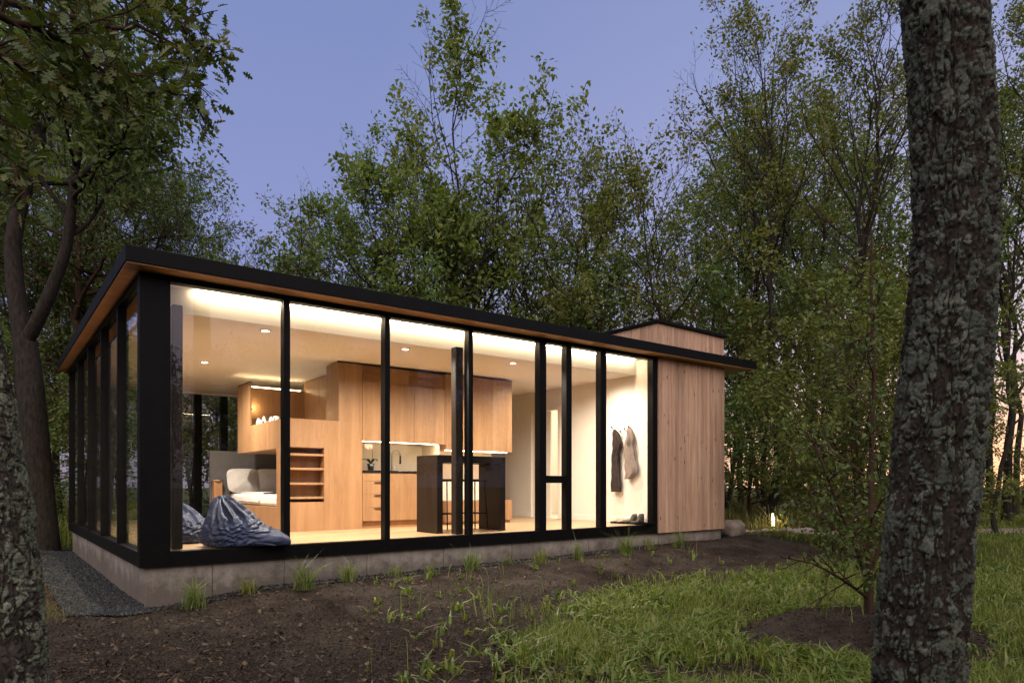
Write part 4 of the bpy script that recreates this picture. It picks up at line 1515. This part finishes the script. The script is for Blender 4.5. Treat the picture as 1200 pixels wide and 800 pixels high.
variant('understory', 33, 5.2, .05, dict(PB, n=(16, 7, 4), t0=(.12, .2, .2), ratio=(.40, .42, .4), ang=((75, 45), (50, 40), (50, 45)), up=(.2, .1, .0)), 2, .125, .10, M['leafB'], M['barkbrown'])
variant('bushy', 35, 5.4, .05, dict(PB, n=(20, 9, 5), t0=(.05, .2, .2), ratio=(.44, .42, .4), ang=((78, 40), (50, 40), (50, 45)), up=(.25, .1, .0)), 2, .12, .10, M['leafC'], M['barkbrown'], gaps=.40, gscale=.6)
variant('pine', 41, 15.0, .19, dict(PB, n=(34, 9, 5), t0=(.22, .2, .2), ratio=(.25, .38, .35), ang=((88, 55), (48, 40), (45, 40)), up=(.25, .1, .05), shape=SHP_OVAL), 5, .15, .13, M['needle'], M['barkbrown'], wob=.04, aspect=.30, droop=.1, gaps=.42, gscale=.7)
variant('woods', 52, 14.0, .15, dict(PB, n=(13, 7, 5), t0=(.34, .25, .2), ratio=(.30, .42, .4)), 2, .19, .17, M['leafB'], M['bark'], gaps=.54, gscale=1.1)
variant('thin', 63, 13.0, .085, dict(PB, n=(12, 6, 5), t0=(.28, .3, .2), ratio=(.28, .42, .4), ang=((50, 30), (45, 40), (45, 40)), up=(.4, .2, .1)), 2, .17, .15, M['leafB'], M['bark'], gaps=.53, gscale=1.0)


def tree(name, var, px, d, label, rz=0.0, h=None, group=None, sc=1.0, cat='tree'):
    x, y = at(px, d)
    while -1.2 < x < 12.0 and -1.5 < y < 9.3: d += .5; x, y = at(px, d)
    wm, lm, H = VAR[var]
    s = (h / H) if h else sc
    t = thing(name, label, cat, (x, y, gz1(x, y)), group)
    t.rotation_euler = (0, 0, rz); t.scale = (s * random.uniform(.94, 1.06), s * random.uniform(.94, 1.06), s)
    for nm, me in (('trunk', wm), ('crown', lm)):
        o = bpy.data.objects.new(nm, me); COL.objects.link(o); o.parent = t
    return t


def top(py, d): return zat(py, d) + .55


# behind the cabin
tree('maple_tree', 'maple', 552, 21.0, 'tallest open crowned maple behind the middle of the cabin roof', 2.0, top(40, 21.0))
tree('maple_tree', 'broadleaf', 452, 19.5, 'leafy tree left of the tallest maple behind the roof', 1.1, top(150, 19.5))
tree('leafy_tree', 'broadleaf', 392, 21.5, 'rounded green tree over the second bay of the roof', 2.9, top(215, 21.5))
tree('young_tree', 'understory', 345, 17.5, 'low bushy tree top just over the roof at the left bays', .3, top(262, 17.5))
tree('young_tree', 'thin', 290, 17.0, 'thin twiggy tree top poking up alone against the sky', 1.2, top(262, 17.0))
tree('leafy_tree', 'forked', 640, 20.5, 'forked tree right of the tallest maple', 2.2, top(150, 20.5))
tree('leafy_tree', 'broadleaf', 690, 23, 'green tree between the tallest maple and the roof box', 4.0, top(172, 23))
tree('leafy_tree', 'forked', 775, 21.0, 'pale stemmed forked tree behind the roof box', .9, top(150, 21.0))
tree('young_tree', 'understory', 600, 22.0, 'bushy young tree showing over the roof by the fourth bay', 2.0, top(285, 22.0))
tree('young_tree', 'understory', 705, 20.0, 'bushy young tree showing just left of the roof box', 3.3, top(290, 20.0))
tree('young_tree', 'understory', 812, 19.5, 'dense low tree behind the right side of the roof box', 4.6, top(318, 19.5))
tree('young_tree', 'understory', 500, 20.5, 'bushy young tree showing over the roof by the third bay', 5.0, top(262, 20.5))
tree('woods_tree', 'woods', 255, 26.0, 'dark low crowned tree seen through the back glass of the cabin', 2.2, top(330, 26.0))
tree('young_tree', 'understory', 225, 16.5, 'bushy young tree seen through the corner panes and the back glass', .2, top(400, 16.5))
tree('young_tree', 'understory', 275, 18.0, 'bushy young tree behind the bed alcove beyond the back glass', 3.9, top(420, 18.0))
tree('young_tree', 'understory', 150, 17.0, 'bushy young tree beyond the left glass wall near the back corner', 5.2, top(400, 17.0))
# right side
tree('slender_tree', 'slender', 900, 20.5, 'tall slender tree with ascending limbs right of the roof box', 2.6, top(-40, 20.5))
tree('slender_tree', 'slender', 1010, 17.0, 'tall loose tree leaning in just left of the lichened trunk', .2, top(-60, 17.0))
tree('slender_tree', 'slender', 1230, 17.0, 'tall tree whose limbs reach in at the right edge', 1.9, top(-60, 17.0))
tree('leafy_tree', 'thin', 848, 25, 'thin tree behind the right eave of the roof', 1.4, top(205, 25))
tree('young_tree', 'understory', 965, 17.0, 'dense young tree behind the path light', .8, top(290, 17.0))
tree('young_tree', 'understory', 1000, 12.6, 'dark bushy young tree between the path and the sapling', 3.7, top(330, 12.6))
tree('young_tree', 'understory', 880, 22.0, 'dense young tree beyond the end of the cabin', 5.6, top(345, 22.0))
tree('woods_tree', 'woods', 960, 24.0, 'dark crowned tree left of the sapling in the wood', .5, top(120, 24.0))
tree('woods_tree', 'woods', 1180, 23.0, 'dark trunked tree by the right edge beyond the lawn', 2.8, top(60, 23.0))
tree('woods_tree', 'thin', 1168, 17.5, 'slim tree right behind the lichened trunk', 4.2, top(130, 17.5))
tree('young_tree', 'understory', 1215, 21.0, 'low bushy tree at the right edge of the lawn', 1.0, top(420, 21.0))
# left side
tree('pine_tree', 'pine', 95, 20.0, 'tall feathery pine behind the left side of the cabin', .7, top(40, 20.0))
tree('pine_tree', 'pine', 158, 22.5, 'feathery pine right of the tallest one, over the roof corner', 2.4, top(150, 22.5))
tree('leafy_tree', 'thin', 222, 19.5, 'slim tree standing alone against the sky left of the roof corner', 3.1, top(190, 19.5))
tree('pine_tree', 'pine', 20, 24.0, 'pine at the far left behind the forked tree', 4.4, top(60, 24.0))
tree('young_tree', 'understory', 62, 17.0, 'bushy young tree beyond the back left corner of the cabin', 1.6, top(430, 17.0))
tree('young_tree', 'understory', 20, 15.5, 'bushy young tree behind the near left trunk', 2.6, top(380, 15.5))
tree('woods_tree', 'woods', 120, 27.0, 'dark tree deep behind the left roof edge', 5.1, top(190, 27.0))
tree('young_tree', 'bushy', 1012, 14.2, 'leafy green young tree filling the gap between path light and sapling', 2.8, top(330, 14.2))
tree('young_tree', 'bushy', 1062, 11.5, 'leafy young tree just behind the sapling and the lichened trunk', .6, top(350, 11.5))
tree('young_tree', 'bushy', 952, 20.5, 'leafy young tree standing behind the path light', 4.2, top(300, 20.5))
tree('young_tree', 'bushy', 880, 27.0, 'leafy young tree under the right eave, beyond the boulder', 1.1, top(360, 27.0))
# bare trunks deep in the wood on the right
FARP = [(858, 27, 'thin', 5.0), (868, 31, 'woods', .4), (886, 33, 'thin', 1.2), (895, 25, 'woods', 2.3), (916, 36, 'thin', 3.1), (934, 29, 'thin', .9), (950, 34, 'woods', 1.8),
        (972, 30, 'thin', 2.7), (987, 37, 'woods', 3.6), (1008, 28, 'thin', 4.5), (1034, 33, 'woods', 5.4), (1052, 27, 'thin', .1), (1148, 31, 'thin', 1.0), (1160, 36, 'woods', 2.0),
        (1190, 29, 'woods', 3.0), (1204, 35, 'thin', 4.0), (820, 33, 'woods', 1.5), (790, 30, 'thin', 2.2), (735, 31, 'woods', 3.9), (665, 29, 'woods', 4.8), (610, 31, 'thin', .3), (520, 30, 'woods', 1.1)]
for px, d, vr, rz in FARP:
    tree('woods_tree', vr, px, d, 'dark slim trunked tree standing deep in the wood behind the cabin', rz, top((150 if px > 850 else 290) + 50 * math.sin(px), d), 'far trees of the wood')
for px, d, vr, rz in [(-60, 19, 'woods', 1.0), (-140, 15, 'thin', 2.0), (-10, 30, 'woods', .2), (40, 31, 'thin', 3.0), (-240, 17, 'woods', 5.0), (68, 25, 'woods', 2.2)]:
    tree('woods_tree', vr, px, d, 'dark tree of the wood to the left of the cabin', rz, top(110, d), 'trees of the wood left of the cabin')

# far-off wood as one mass all round the clearing
Tm = Tree(77)
st = stem_pts(Tm.rng, 13, 10, (0, 0), .06)
Tm.trunk(st, .14, .02, 5)
Tm.sub(st, .14, 0, dict(PB, n=(16, 7, 2), t0=(.12, .25, .2), ratio=(.30, .42, .4)))
Pl, ql, _ = Tm.leaf_arrays(2, .36, .32)
Tm.br = [b for b in Tm.br if b[2] >= 4 and b[1][0] > .012]
wmesh = Tm.wood_mesh('tmp')
Pw = np.empty(len(wmesh.vertices) * 3, np.float32); wmesh.vertices.foreach_get('co', Pw); Pw = Pw.reshape(-1, 3)
qw = np.empty(len(wmesh.loops), np.int32); wmesh.loops.foreach_get('vertex_index', qw); qw = qw.reshape(-1, 4)
bpy.data.meshes.remove(wmesh)
LV, LQ, WV, WQ = [], [], [], []
lb = wb = 0
base_ang = math.atan2(FW[1], FW[0])
for i in range(120):
    a = base_ang - 2 * PI * (i + random.uniform(-.4, .4)) / 120
    rel = ((a - base_ang + PI) % (2 * PI)) - PI
    dist = random.uniform(38, 62)
    if abs(rel) > 1.4: dist = random.uniform(16, 34)
    hs = random.uniform(.55, .95)
    if -.75 < rel < -.1: hs *= .72; dist *= 1.15
    if abs(rel) > 1.4: hs *= .75
    x = CAM[0] + math.cos(a) * dist; y = CAM[1] + math.sin(a) * dist
    rz = random.uniform(0, 6.28); c_, s_ = math.cos(rz), math.sin(rz)
    Rm = np.array([[c_, -s_, 0], [s_, c_, 0], [0, 0, 1]]) * hs
    off = np.array([x, y, gz1(x, y)])
    LV.append(Pl @ Rm.T + off); LQ.append(ql + lb); lb += len(Pl)
    WV.append(Pw @ Rm.T + off); WQ.append(qw + wb); wb += len(Pw)
far = thing('far_woods', 'dark far-off wood closing the clearing all round', 'wood', (0, 0, 0)); far['kind'] = 'stuff'
o = link('trunks', npmesh('far_trunks', np.concatenate(WV), np.concatenate(WQ), None, True), M['bark'], far); o['kind'] = 'stuff'
o = link('foliage', npmesh('far_foliage', np.concatenate(LV), np.concatenate(LQ)), M['leafB'], far); o['kind'] = 'stuff'


# ------------------------------------------------------------------ lichened hero trunks
def hero_trunk(name, ctrl, D, mat, root, seed, zlow, ztop, ridge=.022, lich=.5, dpx=0.0):
    """ctrl: (py, centre px, width px) at distance D"""
    py = np.array([c[0] for c in ctrl], float)
    zc = np.array([zat(p, D) for p in py])
    cx = np.array([c[1] for c in ctrl], float) + dpx; ww = np.array([c[2] for c in ctrl], float)
    o_ = np.argsort(zc); zc, cx, ww = zc[o_], cx[o_], ww[o_]
    nz, na = 900, 300
    z = np.linspace(zlow, ztop, nz)
    c_ = np.interp(z, zc, cx)
    # extrapolate gently beyond the seen part
    c_ = np.where(z > zc[-1], cx[-1] + (z - zc[-1]) * (cx[-1] - cx[-2]) / (zc[-1] - zc[-2]) * .3, c_)
    c_ = np.where(z < zc[0], cx[0] + (z - zc[0]) * (cx[1] - cx[0]) / (zc[1] - zc[0]) * .6, c_)
    ker = np.ones(41) / 41
    c_ = np.convolve(np.pad(c_, 20, mode='edge'), ker, 'valid')
    w_ = np.interp(z, zc, ww); w_ = np.convolve(np.pad(w_, 20, mode='edge'), ker, 'valid')
    rad = w_ / 2 * D / FPX * .88
    flare = 1 + .55 * np.exp(-(z - zlow) / .13)
    rad = rad * flare * np.clip(1 - .06 * np.maximum(0, z - zc[-1]), .5, 1)
    X0 = CAM[0] + FW[0] * D + RT[0] * (c_ - 600) / FPX * D
    Y0 = CAM[1] + FW[1] * D + RT[1] * (c_ - 600) / FPX * D
    a = np.linspace(0, 2 * PI, na, endpoint=False)
    A, Z = np.meshgrid(a, z, indexing='xy')
    ca, sa = np.cos(A), np.sin(A)
    r0 = rad[:, None]
    sx, sy = ca * r0, sa * r0
    warp = fbm(sx * 9, sy * 9, Z * 3.0 + seed, 3)
    rid = fbm(sx * 34 + warp * 3, sy * 34 + warp * 3, Z * 7 + seed, 3)
    crack = np.clip(1 - np.abs(rid - .5) * 13, 0, 1) ** .7
    cross = np.clip(1 - np.abs(fbm(sx * 14 + 9, sy * 14, Z * 26 + warp * 4, 2) - .5) * 16, 0, 1)
    crack = np.maximum(crack, .7 * cross)
    plates = fbm(sx * 16, sy * 16, Z * 9 + seed + 7, 4)
    lm = fbm(sx * 24 + 31, sy * 24, Z * 20 + seed * 2, 4)
    lm2 = fbm(sx * 60 + 3, sy * 60, Z * 50 + seed, 3)
    big = fbm(sx * 4 + 3, sy * 4, Z * 2.2 + seed, 2) - .5
    lichen = sm(lich - .05, lich + .05, lm + big * .35 + (lm2 - .5) * .45) * (1 - .8 * crack)
    fine = vnoise(sx * 120, sy * 120, Z * 90)
    fine = .5 * fine + .5 * vnoise(sx * 230, sy * 230, Z * 180)
    disp = ridge * (plates - .5) * 1.3 - ridge * .8 * crack + ridge * .55 * (fine - .5) + ridge * .26 * lichen * (.3 + 1.4 * lm2)
    bulge = .05 * (vnoise(ca * 1.3 + seed, sa * 1.3, Z * .9) - .5)
    rr = r0 + disp + bulge * r0 * 2
    P = np.stack([X0[:, None] + ca * rr, Y0[:, None] + sa * rr, Z], -1).reshape(-1, 3) - np.array(wloc(root))
    i = np.arange(nz - 1)[:, None]; j = np.arange(na)[None]; j2 = (j + 1) % na
    Qd = np.stack([i * na + j, i * na + j2, (i + 1) * na + j2, (i + 1) * na + j], -1).reshape(-1, 4)
    me = npmesh(name, P, Qd, None, True, {'lichen': lichen.ravel()})
    link('trunk', me, mat, root)
    return np.array([X0[-1], Y0[-1], z[-1]]), rad[-1] * .9


D1 = 3.1
rx, ry = at(1076, D1)
rt = thing('lichened_tree', 'thick grey lichened trunk rising through the right side of the view', 'tree', (rx, ry, gz1(rx, ry)))
tp, rr_ = hero_trunk('right_trunk', [(0, 1106, 97), (130, 1116, 97), (260, 1121, 97), (390, 1111, 102), (520, 1100, 103), (660, 1084, 107), (800, 1074, 108)], D1, M['barkdark'], rt, 3.0, -.85, 5.0, .021, .455)
T = Tree(91)
st = branch_path(T.rng, tp - np.array([0, 0, .1]), np.array([.05, .0, 1]), 6.0, 10, .1, .06)
T.trunk(st, rr_, .03, 14); T.br[-1][1][0] = rr_
T.sub(st, rr_, 0, dict(PB, n=(12, 7, 4), t0=(.1, .25, .2), ratio=(.55, .42, .4)))
for i in range(len(T.br)): T.br[i] = (T.br[i][0] - np.array(rt.location), T.br[i][1], T.br[i][2])
T.tw = [(p - np.array(rt.location), q) for p, q in T.tw]
link('limbs', T.wood_mesh('right_limbs'), M['bark'], rt)
link('crown', T.leaf_mesh('right_crown', .9, .13, .12), M['leafOak'], rt)

D2 = 3.35
lx_, ly_ = at(4, D2)
lt = thing('oak_tree', 'pale lichened oak trunk at the left edge with lobed leaves hanging overhead', 'tree', (lx_, ly_, gz1(lx_, ly_)))
tp, rr_ = hero_trunk('left_trunk', [(0, -120, 92), (200, -92, 94), (400, -46, 100), (500, -30, 104), (600, -16, 108), (700, -5, 112), (800, 2, 114)], D2, M['barklich'], lt, 8.0, -.85, 4.6, .021, .475, -5.0)
# hanging boughs with lobed leaves
T = Tree(17)
boughs = [[(-90, -40, 3.6), (0, 8, 4.2), (90, 22, 4.6), (150, 30, 4.8), (205, 48, 4.9), (245, 56, 4.9)],
          [(-80, 0, 3.6), (0, 18, 4.0), (45, 36, 4.2), (90, 50, 4.3), (130, 88, 4.4), (175, 104, 4.5), (225, 112, 4.6)],
          [(-60, 40, 3.7), (10, 70, 4.0), (60, 90, 4.2), (110, 120, 4.4), (150, 128, 4.5)],
          [(-100, -90, 3.9), (20, -30, 4.4), (110, -18, 4.8), (190, 8, 5.1), (225, 25, 5.1)],
          [(-70, 100, 3.5), (-20, 150, 3.5), (10, 200, 3.5), (25, 240, 3.5)]]
for bi, bg in enumerate(boughs):
    pts = np.array([p3(*q) for q in bg])
    t_ = np.linspace(0, 1, 18)
    tt_ = np.linspace(0, 1, len(pts))
    pp = np.stack([np.interp(t_, tt_, pts[:, k_]) for k_ in range(3)], -1)
    pp[1:-1] += T.rng.normal(0, .015, (16, 3))
    T.br.append((pp, np.linspace(.028, .005, 18), 7))
    T.sub(pp, .024, 1, dict(n=(0, 16, 5), t0=(0, .12, .15), ratio=(0, .26, .5), ang=((0, 0), (62, 45), (55, 45)), up=(0, -.1, -.15), wob=.14, shape=SHP_OVAL, leaflev=1))
    # joint back to the trunk
    j0 = np.array([*at(-100, D2), pp[0][2] - .25])
    T.br.append((np.array([j0, (j0 + pp[0]) / 2 + np.array([0, 0, .05]), pp[0]]), np.array([.05, .035, .028]), 8))
o0 = np.array(lt.location)
T.br = [(b[0] - o0, b[1], b[2]) for b in T.br]; T.tw = [(p - o0, q) for p, q in T.tw]
link('bough', T.wood_mesh('left_bough'), M['barkbrown'], lt)
OAK = [(0, .02), (.12, .03), (.22, .20), (.30, .07), (.42, .30), (.52, .10), (.64, .30), (.74, .09), (.86, .15), (1.0, .01)]
link('crown', T.leaf_mesh('left_crown', 1, .105, .06, shape=OAK, gaps=.36, gscale=.35), M['leafOak'], lt)

# forked tree behind it
D3 = 13.0
fx0, fy0 = at(46, D3)
ft = thing('forked_tree', 'large dark forked tree beyond the pale left trunk', 'tree', (fx0, fy0, gz1(fx0, fy0)))
T = Tree(29)


def poly(lst, n, r0, r1, sides):
    pts = np.array([p3(*q) for q in lst])
    t_ = np.linspace(0, 1, n); tt_ = np.linspace(0, 1, len(pts))
    pp = np.stack([np.interp(t_, tt_, pts[:, k_]) for k_ in range(3)], -1)
    ker = np.array([.25, .5, .25])
    for k_ in range(3):
        pp[1:-1, k_] = np.convolve(pp[:, k_], ker, 'valid')
    T.br.append((pp, np.linspace(r0, r1, n), sides))
    return pp


a = poly([(54, 660, 13), (46, 580, 13), (38, 480, 13), (32, 420, 13), (28, 396, 13)], 14, .28, .20, 16)
b = poly([(28, 400, 13), (18, 340, 13), (14, 280, 13), (30, 220, 13.2), (50, 170, 13.4), (40, 90, 13.6), (50, 0, 13.8), (40, -80, 14)], 22, .18, .045, 12)
c = poly([(30, 402, 13), (52, 360, 12.8), (68, 320, 12.7), (80, 285, 12.6), (84, 240, 12.5), (88, 200, 12.4), (96, 150, 12.3), (98, 90, 12.2), (104, 10, 12.2)], 24, .13, .035, 12)
d2 = poly([(86, 215, 12.4), (104, 198, 12.2), (125, 186, 12.1), (142, 165, 12.0), (152, 138, 11.9), (160, 110, 11.9)], 14, .075, .03, 8)
e = poly([(50, 172, 13.4), (38, 140, 13.3), (22, 110, 13.2), (5, 70, 13.2)], 10, .09, .03, 8)
PF = dict(PB, n=(9, 7, 4), t0=(.35, .25, .2), ratio=(.33, .45, .42), ang=((65, 40), (50, 40), (50, 45)))
for pp, rr0 in ((b, .12), (c, .10), (d2, .05), (e, .05)): T.sub(pp, rr0, 0, PF)
o0 = np.array(ft.location)
T.br = [(q[0] - o0, q[1], q[2]) for q in T.br]; T.tw = [(p - o0, q) for p, q in T.tw]
link('trunk', T.wood_mesh('forked_trunk'), M['bark'], ft)
link('crown', T.leaf_mesh('forked_crown', 2, .13, .14), M['leafB'], ft)

# sapling before the right trunk
sp = thing('sapling', 'small dark sapling on a mulch mound left of the lichened trunk', 'tree', (SAP[0], SAP[1], gz1(*SAP)))
T = Tree(47)
a = poly([(1020, 760, 5.75), (1018, 700, 5.75), (1017, 665, 5.75)], 7, .045, .04, 10)
stems_ = [poly([(1017, 668, 5.75), (1022, 620, 5.75), (1020, 540, 5.8), (1026, 440, 5.8), (1020, 340, 5.9), (1022, 270, 5.9)], 14, .03, .008, 8),
          poly([(1017, 680, 5.75), (1003, 640, 5.6), (985, 600, 5.5), (968, 555, 5.4), (955, 520, 5.4)], 12, .02, .006, 7),
          poly([(1018, 672, 5.75), (1032, 640, 5.8), (1040, 600, 5.9), (1044, 540, 6.0), (1050, 460, 6.0)], 12, .022, .006, 7),
          poly([(1017, 700, 5.75), (990, 680, 5.5), (955, 660, 5.3), (915, 652, 5.2)], 10, .016, .005, 7)]
for q_ in stems_:
    T.sub(q_, .02, 0, dict(PB, n=(13, 6, 4), t0=(.12, .2, .2), ratio=(.30, .45, .45), ang=((65, 50), (50, 45), (50, 45)), up=(.1, .05, .0), shape=SHP_CONE))
o0 = np.array(sp.location)
T.br = [(q[0] - o0, q[1], q[2]) for q in T.br]; T.tw = [(p - o0, q) for p, q in T.tw]
link('trunk', T.wood_mesh('sapling_trunk'), M['barkbrown'], sp)
link('crown', T.leaf_mesh('sapling_crown', 1, .058, .05), M['leafOak'], sp)

# ------------------------------------------------------------------ sky and light
W = bpy.data.worlds.new('World'); S.world = W
W.use_nodes = True
nt = W.node_tree; nt.nodes.clear()
wo = nt.nodes.new('ShaderNodeOutputWorld'); bg = nt.nodes.new('ShaderNodeBackground')
nt.links.new(bg.outputs[0], wo.inputs[0])
tc = nt.nodes.new('ShaderNodeTexCoord')
sep = nt.nodes.new('ShaderNodeSeparateXYZ'); nt.links.new(tc.outputs['Generated'], sep.inputs[0])
SUNAZ = (math.cos(base_ang - R(38)), math.sin(base_ang - R(38)))
up_ = ramp(nt, sep.outputs[2], [(0.0, (.80, .55, .40)), (.06, (.76, .56, .48)), (.16, (.50, .47, .64)), (.32, (.34, .372, .655)), (.55, (.27, .325, .585)), (1.0, (.22, .27, .50))]).outputs[0]
vd = nt.nodes.new('ShaderNodeVectorMath'); vd.operation = 'DOT_PRODUCT'
nt.links.new(tc.outputs['Generated'], vd.inputs[0]); vd.inputs[1].default_value = (SUNAZ[0], SUNAZ[1], 0)
low = ramp(nt, sep.outputs[2], [(0.0, (.42, .50, .80)), (.10, (.55, .62, .9)), (.34, (1, 1, 1))]).outputs[0]
far_side = ramp(nt, vd.outputs['Value'], [(.45, 1.0), (.88, 0.0)]).outputs[0]
up_ = mixc(nt, far_side, up_, mixc(nt, 1.0, up_, low, 'MULTIPLY'))
glow = ramp(nt, vd.outputs['Value'], [(.0, (.80, .84, .93)), (.55, (.80, .84, .93)), (.85, (1.05, 1.03, 1.03)), (1.0, (1.6, 1.4, 1.15))]).outputs[0]
colw = mixc(nt, 1.0, up_, glow, 'MULTIPLY')
# added bright lobe of sky above and behind the camera, to lighten the trees
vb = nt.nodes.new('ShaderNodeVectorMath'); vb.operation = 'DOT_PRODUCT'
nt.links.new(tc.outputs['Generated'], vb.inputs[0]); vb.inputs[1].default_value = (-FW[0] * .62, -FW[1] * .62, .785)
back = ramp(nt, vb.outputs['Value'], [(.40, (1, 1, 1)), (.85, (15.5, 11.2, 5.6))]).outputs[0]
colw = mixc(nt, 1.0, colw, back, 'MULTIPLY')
sky = nt.nodes.new('ShaderNodeTexSky'); sky.sky_type = 'NISHITA'; sky.sun_disc = False
sky.sun_elevation = R(1.0); sky.sun_rotation = PI / 2 - (base_ang - R(38))
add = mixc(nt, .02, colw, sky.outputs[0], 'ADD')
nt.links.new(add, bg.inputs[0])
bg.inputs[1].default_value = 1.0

sl = bpy.data.lights.new('sun', 'SUN'); sl.energy = .18; sl.color = (1.0, .66, .42); sl.angle = R(14)
so = bpy.data.objects.new('sun', sl); COL.objects.link(so)
so.rotation_euler = Vector((-SUNAZ[0], -SUNAZ[1], -.12)).to_track_quat('-Z', 'Y').to_euler()

# washroom light behind the part open door (a ceiling lamp in that room)
wl = thing('ceiling_lamp', 'ceiling lamp lighting the room beyond the part open door', 'lamp', (WX + .9, 2.9, ctop - .05))
MB().lathe((WX + .9, 2.9, ctop - .06), [(.001, 0), (.14, 0), (.15, .03), (.15, .055), (.001, .055)], 24).build('diffuser', emis('washroom_lamp', (1, .86, .66), 260), wl, 0, True)

# ------------------------------------------------------------------ camera and render settings
cd = bpy.data.cameras.new('camera')
cam = bpy.data.objects.new('camera', cd); COL.objects.link(cam)
cam.location = (CAM[0], CAM[1], EYE)
cam.rotation_euler = (R(90), 0, base_ang - PI / 2)
cd.sensor_width = 36; cd.sensor_fit = 'HORIZONTAL'
cd.lens = FPX / 1200 * 36
cd.shift_y = (HOR - 400) / 1200
cd.clip_start = .05; cd.clip_end = 2000
S.camera = cam
S.view_settings.view_transform = 'Standard'; S.view_settings.look = 'None'
S.view_settings.exposure = 0; S.view_settings.gamma = 1
S.view_settings.use_curve_mapping = False
S.render.engine = 'CYCLES'
cy = S.cycles
cy.use_denoising = True
cy.max_bounces = 8; cy.diffuse_bounces = 4; cy.glossy_bounces = 4; cy.transparent_max_bounces = 16; cy.transmission_bounces = 4
cy.sample_clamp_indirect = 6
cy.caustics_reflective = False; cy.caustics_refractive = False
